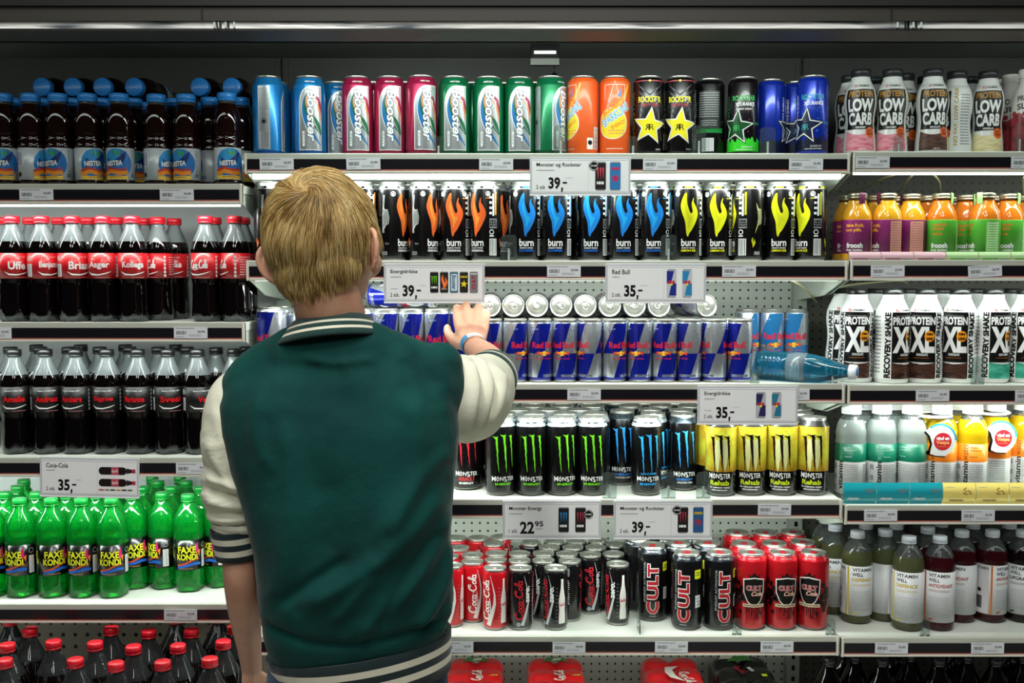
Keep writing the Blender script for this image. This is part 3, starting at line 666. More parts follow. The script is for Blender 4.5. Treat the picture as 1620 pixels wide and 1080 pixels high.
def coke_can(zero):
    b = pm('0b0a0b', .22, 0, .5) if zero else RED; a = Art(); rm = pm('c8202e', .35)
    a.sub(script_cola(rm if zero else CREAM, 92, 22, PI/2, -5 if zero else -4, 68, 3, 1.1)); swoosh(a, CREAM if not zero else pm('c8ccd0', .3), 1, 1.0 if not zero else .7)
    if zero: a.text('zero.', 15, 80, 36, 9, WHITE, 3, bold=.028, rot=PI/2)
    a.disc(-6 if zero else -60, 14 if zero else 20, 5, pm('9aa0a4', .4), 2); 
    bottle_art(a, 38, CREAM, pm('9a9a9a' if zero else 'e8a0a0', .4), rm)
    if zero: a.text('zero.', 12, 0, .1, .1, WHITE, 3)
    u = -52; a.lines(u-10, u+10, 40, 96, 12, LBLWHITE if zero else CREAM, 1); a.rect(u-10, u+10, 104, 122, GREYINK, 1); a.lines(u-9, u+9, 106, 120, 4, INK, 2); a.lines(-82, -68, 20, 110, 14, GREYINK, 1)
    return can('cola', 'drink_can', 'can', bands=[(125, b)], art=a, shoulder=b, foot=b, **S)
PR['cola_red'] = coke_can(False); PR['cola_zero'] = coke_can(True)
def cult():
    b = pm('08080a', .26, 0, .25); r = pm('b01f2a', .35); a = Art(); y = pm('d8dc1c', .4)
    def vcult(x):
        w = CREAM
        def U(pts, wd): a.stroke(pts, wd+2.2, w, 2); a.stroke(pts, wd, r, 3)
        a.text('ULT', x, 92, 78, 24, r, 4, bold=.04, rot=PI/2, outline=w, ow=.045)
        U([(x-9.5, 47), (x-10.5, 36), (x-8, 28), (x-3, 23), (x+3, 23), (x+8, 28), (x+10.5, 36), (x+9.5, 47)], 7)
    vcult(0); a.text('ENERGY ACTIVATOR', -19, 90, 90, 5, GREYINK, 2, rot=PI/2, bold=.03)
    a.rect(24, 42, 114, 134, y, 2, 2); a.lines(26, 40, 120, 130, 2, INK, 3); a.lines(26, 42, 50, 78, 4, LBLWHITE, 2, h=.9); a.lines(-8, 8, 13, 14.5, 1, LBLWHITE, 2)
    for u in (-50, 0, 50): a.text('MAY THE CULT', u, 158.5, 28, 3.6, LBLWHITE, 1, bold=.04)
    return can('cult', 'drink_can', 'can', bands=[(152, b)], art=a, shoulder=pm('22262e', .25, .5), foot=b, tabm=pm('c01828', .3, .4), **T)
PR['cult'] = cult()
def cultcola():
    b = pm('b3161f', .26, .35, .5); a = Art(); k = pm('160607', .3); rnd = random.Random(8)
    for i in range(26): a.disc(rnd.gauss(0, 16), rnd.gauss(72, 18), rnd.uniform(3, 9), k, 1, 9)
    for s_ in (-1, 1):
        for i in range(14): a.disc(s_*rnd.uniform(30, 50), rnd.gauss(78, 14), rnd.uniform(4, 9), k, 1, 9)
    for i in range(8): x = -16+i*4.6+rnd.uniform(-1, 1); a.rect(x, x+2.2, rnd.uniform(22, 42), 52, k, 1)
    sh = [(-22, 112), (0, 116), (22, 112), (21, 84), (13, 66), (0, 54), (-13, 66), (-21, 84)]
    a.poly([(x*1.1, 84+(y-84)*1.08) for x, y in sh], CREAM, 3); a.poly(sh, pm('0a0a0a', .3), 4)
    a.poly([(-14, 126), (-10, 118), (10, 118), (14, 126), (6, 121), (0, 130), (-6, 121)], k, 2)
    a.text('CULT', 0, 95, 34, 11, pm('b02a35', .35), 6, bold=.04, outline=CREAM, ow=.03); a.text('Cola', 6, 83, 24, 10, pm('e8b8a8', .35), 8, bold=.03, shear=.4); a.rect(-24, 24, 53, 60, pm('d8c8a8', .4), 6); a.lines(-21, 21, 54.5, 58.5, 1, INK, 7)
    for u in (-50, 0, 50): a.text('MAY THE CULT', u, 158.5, 28, 3.6, pm('f2b8b8', .4), 1, bold=.04)
    return can('cultcola', 'drink_can', 'can', bands=[(152, b)], art=a, shoulder=pm('d01f2c', .25, .5), foot=b, tabm=pm('c01828', .3, .4), **T)
PR['cultcola'] = cultcola()

# ------------------------------------------------------------------ bottles
def ribbed_cap(r, z0, z1, m, taper=.5):
    b = MB(); b.lathe([(r-1, z0, m), (r, z0, m), (r, z0+2.5, m), (r-.7, z0+3, m), (r-.7, z0+3.6, m), (r, z0+4, m), (r-taper, z1-1.2, m), (r-taper-1.4, z1, m), (0, z1-.2, m)], 48, lambda a, z: 1.0+(.012*math.cos(24*a) if z0+3.7 < z < z1-1 else 0))
    return b.mesh('cap')
def bottle(kind, name, prof, label_z, label_m, art, cap, mod=None, label_prof=None, cat='bottle', seg=48, extra=None):
    """prof: (r, z, material) from the foot up; label_z: (z0, z1) of a wrapped label, or None"""
    P = Proto(name, cat); m = MB(); m.lathe(prof, seg, mod); P.add('bottle', m.mesh(kind+'_bottle', sharp=70))
    pz = [(p[0], p[1]) for p in prof if p[0] > 2]; pz = sorted(pz[1:], key=lambda p: p[1])
    def rad(z):
        for i in range(1, len(pz)):
            if z <= pz[i][1]:
                t = (z-pz[i-1][1])/max(pz[i][1]-pz[i-1][1], 1e-6); return pz[i-1][0]*(1-t)+pz[i][0]*t
        return pz[-1][0]
    if label_z:
        z0, z1 = label_z[0], label_z[-1]; zs = sorted(set([z0, z1] + [p[1] for p in pz if z0 < p[1] < z1] + list(label_z)))
        bands = label_m if isinstance(label_m, list) else [(z1, label_m)]
        def bm_(z): return next(mm for zz, mm in bands if z <= zz+.01)
        lp = [(rad(z)+.5, z, bm_(z)) for z in zs]; lp = [(lp[0][0]-.5, z0, bands[0][1])]+lp+[(lp[-1][0]-.5, z1, bands[-1][1])]
        m = MB(); m.lathe(lp, seg)
        if art: art.wrap(m, [(rad(z)+.5, z) for z in zs], rref=max(rad(z) for z in zs)+.5, eps=.18)
        P.add('wrap_label', m.mesh(kind+'_label', sharp=60))
    cr, c0, c1, cm = cap; P.add('cap', ribbed_cap(cr, c0, c1, cm))
    if extra: extra(P)
    P.R = max(p[0] for p in prof); P.H = c1
    return P
RCAP = pm('d5182a', .35, 0, .2); BCAP = pm('2a86d8', .35, 0, .2); KCAP = pm('141416', .35); WCAP = pm('eef0f0', .4)
def petal(a, z):      # five footed base
    return 1 - (.16*max(0, 1-z/22)*max(0, math.cos(5*a))**.7 if z < 22 else 0)
def contour(a, z):
    f = petal(a, z)
    if 26 < z < 88: f *= 1 + .012*math.cos(10*a)*math.sin(PI*(z-26)/62)
    return f
def cola_prof(liq): return [(0, 8, COLAFOOT), (16, 3, COLAFOOT), (23, 0, COLAFOOT), (28, 2, COLAFOOT), (31, 9, COLAFOOT), (31.3, 13, COLAFOOT), (31.4, 20, COLA), (30.4, 32, COLA), (29.4, 52, COLA), (29.6, 66, COLA), (28.6, 76, COLA), (29.6, 86, COLA), (31, 91, COLA), (31, 146, COLA), (31.4, 150, COLA), (30.6, 158, COLA), (28.4, 167, COLA), (27.0, 171, COLA),
    (23.5, 180, PETN), (19, 190, PETN), (15, 199, PETN), (13, 206, PETN), (12.6, 210, PETN), (14.6, 211, PETN), (14.6, 213, PETN), (12.4, 214, PETN), (12.4, 216, PETN)]
def liquid_top(r, z, mt):
    def f(P): m = MB(); m.lathe([(r, z, mt), (0, z, mt)], 32); P.add('liquid', m.mesh('liquid_top'), 'surface of the drink')
    return f
def cola_bottle(kind, name_word, zero):
    lm = pm('0b090a', .45) if zero else pm('c8141f', .35, 0, .3); a = Art(); tx = pm('e01a24', .35) if zero else WHITE
    if name_word:
        fs = min(46, 9.0*len(name_word))
        a.text(name_word, 0, 120, fs, 17 if not zero else 13, tx, 2, bold=.03)
        a.text('Share a Coke with', 0, 138, 38, 3.6, WHITE if zero else pm('f0a8a8', .4), 2, bold=.03)
    else:
        a.sub(script_cola(WHITE, 44, 22, 0, 0, 122, 2, 1.0))
    a.stroke([(-26, 107), (-16, 101), (0, 100), (14, 103), (26, 107)], 0, WHITE, 2, widths=[.4, 3.4, 2.6, 2.2, .5]); a.lines(-4, 24, 93.5, 95.5, 1, pm('e09090', .4), 2)
    for u in (-46,): a.barcode(u-6, u+6, 97, 122, GREYINK); a.ring(u, 135, 5, 1.6, WHITE, 2); a.disc(u, 135, 2.4, WHITE, 2)
    for k in range(6): a.rect(38, 43, 95+k*8, 101+k*8, pm('d8d0d0', .4) if not zero else GREYINK, 2, 1.4)
    a.lines(50, 80, 98, 140, 8, GREYINK if zero else pm('e8a0a0', .4), 2)
    return bottle(kind, 'soda_bottle', cola_prof(171), (92, 146), lm, a, (15.2 if zero else 16.4, 210, 225, KCAP if zero else RCAP), contour, extra=liquid_top(26.8, 170.8, COLA))
for n_ in ('Uffe', 'Benjamin', 'Brian', 'Asger', 'Kollega', 'Jonas', None): PR['cola_'+str(n_)] = cola_bottle('cola', n_, False)
for n_ in ('Amalie', 'Andreas', 'Anders', 'Signe', 'Marianne', 'Svesi', 'Ve'): PR['zero_'+n_] = cola_bottle('zero', n_, True)
PETD = clear_mat('shaded_clear_pet', 'b8c0c2', .04, 'c8d0d2', .07)  # dimmer copy of the clear plastic, the bottom deck's shade put into its tint
def bigcola():
    k = 44/31; prof = [(r*k, z*1.42, m) for r, z, m in cola_prof(171)][:-9]
    prof += [(34, 255, COLA), (30, 263, PETD), (24, 275, PETD), (18, 288, PETD), (14, 297, PETD), (12.8, 302, PETD), (14.6, 303, PETD), (14.6, 305, PETD), (12.4, 306, PETD), (12.4, 310, PETD)]
    prof = [p for p in prof if not (p[2] is COLA and 240 < p[1] < 254.9)]; prof = [(r, z*.984, m) for r, z, m in prof]
    return bottle('bigcola', 'large_soda_bottle', prof, (130, 205), pm('c8141f', .35, 0, .3), Art().sub(script_cola(WHITE, 70, 34, 0, 0, 170, 2)), (16, 299, 315, RCAP), lambda a, z: petal(a, z/1.42), extra=liquid_top(29.5, 258.6, COLA))
PR['bigcola'] = bigcola()
TEA = pm('1a0805', .07, 0, .4); TEAN = clear_mat('tea_pet', '7a4a38', .05, '3a1a10', .5)
def nestea():
    prof = [(0, 6, TEA), (20, 0, TEA), (26, 2, TEA), (28.6, 8, TEA), (28.6, 11, TEA), (28.2, 12.5, TEA), (28.2, 78, TEA), (29, 80, TEA), (28.4, 84, TEA), (26.6, 88, TEA), (28.6, 93, TEA), (27, 98, TEA), (26, 102, TEA), (28, 107, TEA), (28.8, 112, TEA), (28.2, 120, TEA), (28.6, 124, TEA), (28.8, 136, TEA), (26.5, 148, TEA), (23.5, 157, TEA), (20.5, 163, TEAN), (18.6, 168, TEAN), (18, 172, PET), (20, 173, PET), (20, 175, PET), (17.6, 176, PET), (17.6, 180, PET)]
    a = Art(); a.disc(6, 46, 31, pm('1f6fb8', .35), 1, 36, 30)
    a.poly([(-22, 46), (-24, 58), (-14, 72), (0, 76.5), (8, 76)]+[(14, 58)]+[(20, 46)], pm('2f8fd0', .35), 2)
    a.poly([(-16, 58), (-4, 50), (4, 54), (26, 72), (24, 60), (16, 44), (-14, 38)], pm('0d2f6b', .35), 3)
    a.stroke([(-26, 30), (-10, 36), (8, 32), (26, 36)], 6, pm('c8402a', .35), 3); a.stroke([(-26, 24), (-8, 30), (10, 26), (28, 28)], 8, pm('f0942a', .35), 4); a.rect(-26, 28, 14, 21, pm('f2c84a', .35), 3); a.lines(-12, 18, 17, 20, 1, pm('9a5a10', .4), 5)
    for dx, r_ in ((0, .5), (-6, 1.2), (7, -.2)): a.poly([(dx+6, 60), (dx+6-8*math.cos(r_+.6), 60+9*math.sin(r_+.8)), (dx+6+5*math.cos(r_+1.6), 76)], pm('3f9a35' if dx else '5fb84a', .35), 5)
    a.text('NESTEA', -1, 46.5, 36, 10.5, WHITE, 6, bold=.04, rot=.06, shear=.1); a.text('Light', 18, 35.5, 12, 5, pm('1f5fa8', .35), 7, bold=.02)
    a.barcode(-66, -48, 42, 70, pm('4a5a9a', .4)); a.disc(-57, 24, 5, INK, 2); a.disc(-80, 60, 5, pm('2f8fd0', .4), 2); a.disc(-80, 30, 6, pm('1f4f9a', .4), 2); a.lines(38, 44, 20, 74, 12, GREYINK, 2); a.lines(36, 46, 18, 26, 2, pm('1f4f9a', .4), 2)
    return bottle('tea', 'iced_tea_bottle', prof, (13, 78), pm('ccd4d8', .35, .2), a, (20.2, 173, 190, BCAP))
PR['nestea'] = nestea()
GREENB = clear_mat('green_pet', '7cf8a0', .05, '18e858', .22); GREENL = clear_mat('green_drink', '6cf090', .08, '10e050', .28); GCAP = clear_mat('green_cap', '127a30', .3, '12a03c', .92)
def faxe():
    prof = [(0, 10, GREENL), (16, 4, GREENL), (24, 0, GREENL), (29, 2, GREENL), (32, 10, GREENL), (32.4, 24, GREENL), (31.6, 48, GREENL), (31.8, 50, GREENL), (31.8, 118, GREENL), (32.6, 121, GREENL), (32.6, 132, GREENL), (31.2, 140, GREENB), (32.2, 146, GREENB), (31, 158, GREENB), (28.5, 168, GREENB), (23.5, 179, GREENB), (17, 189, GREENB), (13.4, 195, GREENB), (12.6, 198, GREENB), (14.6, 199, GREENB), (14.6, 201, GREENB), (12.4, 202, GREENB), (12.4, 206, GREENB)]
    a = Art(); y = pm('e6e92a', .35); 
    a.text('FAXE', 0, 97, 40, 15, y, 3, bold=.03, outline=INK, ow=.03); a.text('KONDI', 0, 81, 46, 14, y, 3, bold=.03, outline=INK, ow=.03)
    a.stroke([(-22, 62), (-4, 66), (12, 74), (26, 76)], 4, pm('c8502a', .35), 2); a.stroke([(-22, 57), (0, 62), (16, 66), (30, 64)], 6, pm('1f5fc0', .35), 2); a.poly([(16, 100), (24, 112), (26, 92), (20, 86)], pm('c81f6a', .35), 2); a.poly([(24, 92), (30, 96), (28, 80)], pm('f0802a', .35), 2)
    a.lines(-16, 12, 54, 56, 1, pm('c8a020', .4), 2); a.barcode(36, 46, 56, 92, GREYINK); a.ring(41, 104, 5, 1.6, GREYINK, 2); a.rect(-100, -40, 52, 117, pm('0a3a1c', .35), 1); a.text('FAXE', -58, 97, 36, 13, y, 3, bold=.03); a.text('KONDI', -58, 82, 42, 12, y, 3, bold=.03)
    def ex(P): m = MB(); m.lathe([(31, 133, GREENL), (0, 133, GREENL)], 32); P.add('liquid', m.mesh('green_liquid_top'), 'surface of the green drink')
    return bottle('limesoda', 'green_soda_bottle', prof, (51, 118), pm('020203', .22), a, (14.6, 199, 215, GCAP), lambda a_, z: petal(a_, z)*(1+.006*math.cos(7*a_+z*.2)*(1 if 130 < z < 170 else 0)), extra=ex)
PR['faxe'] = faxe()
HD = pm('e6e8e6', .3, 0, .3)
def lowcarb(swirl, light, flav):
    prof = [(0, 1, HD), (30, 0, HD), (32.6, 3, HD), (33, 10, HD), (32.2, 30, HD), (29.4, 52, HD), (28.4, 66, HD), (29.6, 80, HD), (32.4, 96, HD), (33, 106, HD), (32, 118, HD), (29, 130, HD), (24.5, 141, HD), (21, 148, HD), (19.4, 154, HD), (19, 160, HD)]
    a = Art(); bk = pm('0c0c0c', .3); s1, s2 = noise_mat('swirl_'+flav, swirl, light, 30, .35, .35, .65, stretch=(1, 1, 3)), pm(light, .35)
    a.rect(-35, 33, 50, 130, bk, 1); a.poly([(-35, 8), (-35, 46)]+[(-35+68*i/10, 47-8*math.sin(PI*i/10*1.1)) for i in range(11)]+[(33, 8)], s1, 1)
    a.stroke([(-31, 24), (-14, 30), (8, 24), (27, 30)], 3, s2, 2); a.stroke([(-31, 14), (-8, 18), (27, 14)], 2, s2, 2)
    a.text('PROTEIN', -1, 120.5, 54, 13, pm('b8862a', .35), 3, bold=.03); a.text('LOW', -1, 98, 56, 26, WHITE, 3, bold=.045); a.text('CARB', -1, 71, 58, 25, WHITE, 3, bold=.045); a.text(flav, 0, 54, 24, 4, WHITE, 3, bold=.04)
    a.text('N', -14, 136.5, 5, 6, pm('c83030', .35), 3, bold=.04); a.text('UTRAMINO', 6, 136.5, 30, 4, INK, 3, bold=.03)
    a.disc(22, 44, 11, pm('e8641e', .35), 4); a.text('FAT', 22, 47, 11, 4, INK, 5, bold=.028); a.text('FREE', 22, 41, 13, 4, INK, 5, bold=.028)
    a.text('NO FAT, LOW CARB', 45, 78, 116, 10, pm('b8a04a', .35), 2, bold=.03, rot=PI/2); a.lines(54, 76, 20, 124, 18, GREYINK, 2); a.rect(-1, 1, 10, 12, WHITE, 3); a.lines(-4, 10, 10, 12.5, 1, WHITE, 4)
    return bottle('lowcarb', 'protein_bottle', prof, (5, 50, 141), HD, a, (20.5, 156, 172, pm('26282b', .35)))
PR['lc_pink'] = lowcarb('d8607a', 'f0a8b4', 'STRAWBERRY'); PR['lc_choc'] = lowcarb('3a2420', '6a4a40', 'CHOCOLATE'); PR['lc_van'] = lowcarb('d8c88a', 'f0e8b8', 'VANILLA')
def shake(swirl, light, flav):
    prof = [(0, 1, HD), (32, 0, HD), (35, 3, HD), (36, 12, HD), (36.4, 34, HD), (36, 52, HD), (34.2, 72, HD), (32.6, 90, HD), (33.2, 104, HD), (35.4, 120, HD), (36, 132, HD), (34.6, 146, HD), (30.5, 158, HD), (26.5, 166, HD), (24, 172, HD), (22, 176, HD), (22, 184, HD)]
    a = Art(); bk = pm('0c0c0c', .3); s1 = noise_mat('shake_'+flav, swirl, light, 26, .25, .4, .65, stretch=(1, 1, 2.4)); s2 = pm(light, .3)
    a.rect(-27, 33, 44, 148, bk, 1); a.poly([(-27, 10), (-27, 42)]+[(-27+60*i/10, 44-4*math.sin(PI*i/10)) for i in range(11)]+[(33, 10)], s1, 1)
    if flav == 'CHOCOLATE':
        for k in range(4): a.stroke([(-26, 14+k*7), (-8, 26+k*5), (12, 24+k*4), (30, 12+k*5)], 1.5, s2, 2)
    a.text('PROTEIN', 3, 130, 56, 17, WHITE, 3, bold=.04); a.text('XL', 3, 91, 56, 54, WHITE, 3, bold=.05); a.text(flav, 4, 60, 24, 5, WHITE, 3, bold=.028); a.lines(-14, 20, 52, 54, 1, pm('c8702a', .4), 3); a.lines(-20, 24, 139, 142, 1, GREYINK, 3)
    a.text('N', -16, 152, 6, 7, pm('c83030', .35), 3, bold=.04); a.text('UTRAMINO', 6, 152, 32, 4.4, INK, 3, bold=.03)
    a.disc(20, 98, 11.5, pm('f09a1e', .35), 4); a.lines(14, 27, 100, 105, 1, INK, 5, h=.9); a.lines(13, 28, 90, 96, 2, INK, 5, h=.9)
    for s_ in (-36, 42): a.text('RECOVERY SHAKE', s_, 80, 136, 13.5, INK, 2, bold=.05, rot=PI/2)
    a.lines(54, 76, 60, 142, 12, GREYINK, 2); a.barcode(56, 74, 18, 46, GREYINK); a.lines(-76, -52, 20, 142, 16, GREYINK, 2)
    return bottle('shake', 'shake_bottle', prof, (6, 44, 157), HD, a, (21.5, 177, 195, KCAP))
PR['xl_choc'] = shake('2e1c18', '5a3c30', 'CHOCOLATE'); PR['xl_mint'] = shake('2f8f78', '5cc0a4', 'CHOC MINT')
LIDG = pm('b8b49a', .28, .8)
def froosh(juice, lab, kind, lines_, rot_seal):
    J = noise_mat('juice_'+kind, juice[0], juice[1], 8, .12, .35, .7, coat=.6); NK = clear_mat('juice_neck_'+kind, 'e8e0c0', .04, juice[0], .35)
    prof = [(0, 4, J), (24, 0, J), (29.5, 2, J), (31, 6, J), (31, 76, J), (30.6, 82, J), (28, 92, J), (23, 101, J), (19.6, 107, J), (18.2, 113, J), (18.2, 117, NK), (18, 124, NK), (20, 126, NK)]
    a = Art(); lm = pm(lab, .4); tx = pm('f2a83a' if kind == 'mango' else 'd8782a', .4)
    if kind == 'mango':
        a.text('take fruit,', -4, 66, 38, 8, tx, 2, bold=.03); a.text('not pills.', -6, 57, 34, 8, tx, 2, bold=.03)
    else:
        a.text('caution', -4, 68, 28, 6, tx, 2, bold=.028); a.text('proper', -6, 59, 24, 7, tx, 2, bold=.028); a.text('juice', -8, 50, 20, 7, tx, 2, bold=.028)
    a.text('froosh', -4, 29, 34, 10, WHITE, 2, bold=.03); a.text('fruit. bottled.', -4, 20.5, 34, 4, WHITE, 2, bold=.03)
    a.rect(36, 66, 14, 74, pm('d0a070' if kind == 'mango' else '78c85a', .4), 1); a.lines(38, 64, 18, 72, 12, pm('b05a90' if kind == 'mango' else 'd8f0d0', .4), 2)
    def ex(P):
        m = MB(); c = pm('5a1a40' if kind == 'mango' else '9ad080', .4); a0 = rot_seal
        pts = [(0, 127.4, 0), (0, 127.5, -12), (0, 127.2, -20.4), (0, 124, -21.6), (0, 114, -21.4), (0, 106, -20.8)]; n = len(pts)
        vs = []
        for (_x, z, y) in pts:
            for s_ in (-6.5, 6.5): X, Y = s_, y; vs.append((X*math.cos(a0)-Y*math.sin(a0), X*math.sin(a0)+Y*math.cos(a0), z+.6))
        m.add(vs, [(2*i, 2*i+2, 2*i+3, 2*i+1)[::-1] for i in range(n-1)], c)
        P.add('paper_seal', m.mesh('seal'), 'paper seal strip over the lid')
    P = bottle('juice', 'juice_bottle', prof, (14, 77), lm, a, (20.5, 117, 127, LIDG), extra=ex)
    return P
PR['mango'] = froosh(('d99018', 'e6b32a'), '8d2a6e', 'mango', None, .5); PR['mango2'] = froosh(('d99018', 'e6b32a'), '8d2a6e', 'mango', None, -.1)
PR['carrot'] = froosh(('d86a14', 'e8902a'), '58b83a', 'carrot', None, 1.2); PR['carrot2'] = froosh(('d86a14', 'e8902a'), '58b83a', 'carrot', None, .5)
def vwater(liq, liq2, band, kind, opaque):
    L1 = clear_mat('vit_'+kind, liq2, .05, liq, opaque); NKc = PET
    prof = [(0, 6, L1), (22, 0, L1), (29, 2, L1), (32, 8, L1), (32.5, 14, L1), (32.5, 128, L1), (31.6, 134, L1), (32.6, 140, L1), (32, 150, L1), (29, 163, L1), (24, 174, L1), (19.5, 180, NKc), (18.6, 184, NKc), (20, 185, NKc), (20, 187, NKc), (18, 188, NKc)]
    a = Art(); bm_ = pm(band, .35); wm = LBLWHITE; dk = pm('2a2a2c', .35); lt = pm('c8e8e0' if kind == 'lime' else '5a3010', .4)
    a.text('vitamin', -14, 54, 62, 11, dk, 2, bold=.028, rot=PI/2); a.text('water', -14, 106, 36, 10, lt if kind != 'lime' else pm('6fc0a8', .4), 2, bold=-.01, rot=PI/2)
    a.lines(-6, 24, 40, 80, 9, pm('a8acac', .4), 2, seed=3); a.text('multi-v', 3, 116, 16, 5, lt, 2); a.lines(-5, 20, 108, 111, 1, lt, 2); a.lines(-5, 10, 94, 97, 1, lt, 2); a.lines(-34, -26, 14, 84, 3, GREYINK, 2, seed=9)
    a.lines(36, 70, 20, 80, 12, GREYINK, 2)
    def ex(P):
        m = MB(); m.lathe([(30.6, 156, L1), (0, 156, L1)], 24)
    return bottle('vwater', 'vitamin_bottle', prof, (14, 84, 123), [(84, wm), (123, bm_)], a, (20.8, 186, 207, WCAP))
PR['vw_lime'] = vwater('dce8e4', 'eaf4f2', '07694f', 'lime', .5); PR['vw_orange'] = vwater('f0c81a', 'e8b820', 'e8821e', 'orange', .92)
def vwell(liq, liq2, word, wc, kind, op):
    L1 = clear_mat('well_'+kind, liq2, .05, liq, op)
    prof = [(0, 6, L1), (22, 0, L1), (30, 2, L1), (33, 8, L1), (33.6, 16, L1), (33.4, 138, L1), (34, 142, L1), (33.4, 152, L1), (30, 168, L1), (24, 181, PET), (17, 190, PET), (14, 194, PET), (13, 196, PET), (15, 197, PET), (12.8, 199, PET)]
    a = Art(); g = pm('56585e', .4); c = pm(wc, .4)
    a.text('VITAMIN', -2, 128, 46, 8, g, 2, bold=.03); a.text('WELL', -13, 117, 24, 8, g, 2, bold=.03); a.text(word, -2 if len(word) < 8 else 2, 105, 46 if len(word) < 8 else 54, 8, c, 2, bold=.028)
    a.lines(-24, 20, 90, 96, 2, c, 2, seed=2, h=.3); a.lines(-24, 22, 30, 80, 9, pm('b8bac0', .4), 2, seed=5, h=.25); a.disc(-20, 26, 2.5, c, 2); a.disc(-15, 28, 2, c, 2); a.rect(-36, -32, 22, 135, pm('e8d02a', .4) if kind == 'yellow' else pm('d8782a', .4), 1)
    a.rect(-80, -40, 22, 135, pm('d8d4d8', .4), 1); a.barcode(-68, -54, 34, 62, INK); a.disc(-61, 76, 5, INK, 2); a.text('VITAMIN', -56, 128, 30, 7, g, 2, bold=.03)
    return bottle('vwell', 'vitamin_drink_bottle', prof, (21, 136), pm('dfe2e4', .4), a, (15.5, 196, 212, pm('c4c8d0', .4)))
PR['well_yellow'] = vwell('8c9264', 'c0c4a0', 'DEFENCE', 'd8b81a', 'yellow', .5); PR['well_red'] = vwell('5a1a24', '7a2a34', 'ANTIOXIDANT', 'b8402a', 'red', .7); PR['well_dark'] = vwell('24161c', '4a3a40', 'UPGRADE', '1a1a1a', 'dark', .75)
def jelly():
    W = pm('d8d4d0', .3, 0, .3); B = noise_mat('berry_red', '7a1420', 'b83a4a', 40, .3)
    prof = [(0, 1, W), (28, 0, W), (30.5, 4, W), (31, 12, B), (31, 78, B), (30.4, 92, W), (29, 110, W), (26, 126, W), (21, 140, W), (17, 150, W), (15.5, 156, W), (15.5, 166, W)]
    a = Art(); a.text('PRO', -8, 118, 26, 12, INK, 2, bold=.03, rot=.15); a.text('SLIM', -2, 102, 36, 13, INK, 2, bold=.03, rot=.12)
    for i in range(12): a.disc(random.uniform(-30, 34), random.uniform(60, 90), random.uniform(5, 9), B, 1, 12)
    return bottle('berry', 'berry_drink_bottle', prof, (4, 126), [(78, B), (126, W)], a, (18, 162, 180, pm('e4e2dc', .4)))
PR['jelly'] = jelly()
WATERB = clear_mat('blue_pet', '7cc8e0', .04, '3aa8cc', .28)
def water():
    prof = [(0, 8, WATERB), (20, 2, WATERB), (26, 0, WATERB), (31, 4, WATERB), (32, 12, WATERB)]
    for k in range(5): prof += [(32, 14+k*9, WATERB), (30.6, 17+k*9, WATERB), (32, 20+k*9, WATERB)]
    prof += [(32, 66, WATERB), (32, 110, WATERB), (31, 122, WATERB), (27, 140, WATERB), (21, 162, WATERB), (15.5, 180, WATERB), (13, 190, WATERB), (12.6, 194, WATERB), (15, 195, WATERB), (12.6, 197, WATERB)]
    def ex(P):
        m = MB(); m.lathe([(9, 212, pm('3a78c0', .4)), (9, 213.4, pm('3a78c0', .4)), (0, 213.4, pm('3a78c0', .4))], 24); P.add('spout_dot', m.mesh('spout_dot'), 'blue centre of the cap')
    return bottle('water', 'water_bottle', prof, (68, 108), clear_mat('clear_label', 'b8d8e0', .1, 'c8d8dc', .45), Art().lines(-24, 24, 76, 100, 4, pm('5a8a9a', .4), 2), (15.5, 196, 212, pm('e4eef4', .35)), extra=ex)
PR['water'] = water()
def zscale(P, k):
    for _n, me, *_r in P.parts: me.transform(Matrix.Diagonal((1, 1, k, 1)))
    P.H *= k
for _k, _s in (('mango', 1.13), ('mango2', 1.13), ('carrot', 1.13), ('carrot2', 1.13), ('lc_pink', 1.045), ('lc_choc', 1.045), ('lc_van', 1.045), ('xl_choc', 1.03), ('xl_mint', 1.03), ('nestea', 1.03), ('well_yellow', .965), ('well_red', .965), ('well_dark', .965)): zscale(PR[_k], _s)
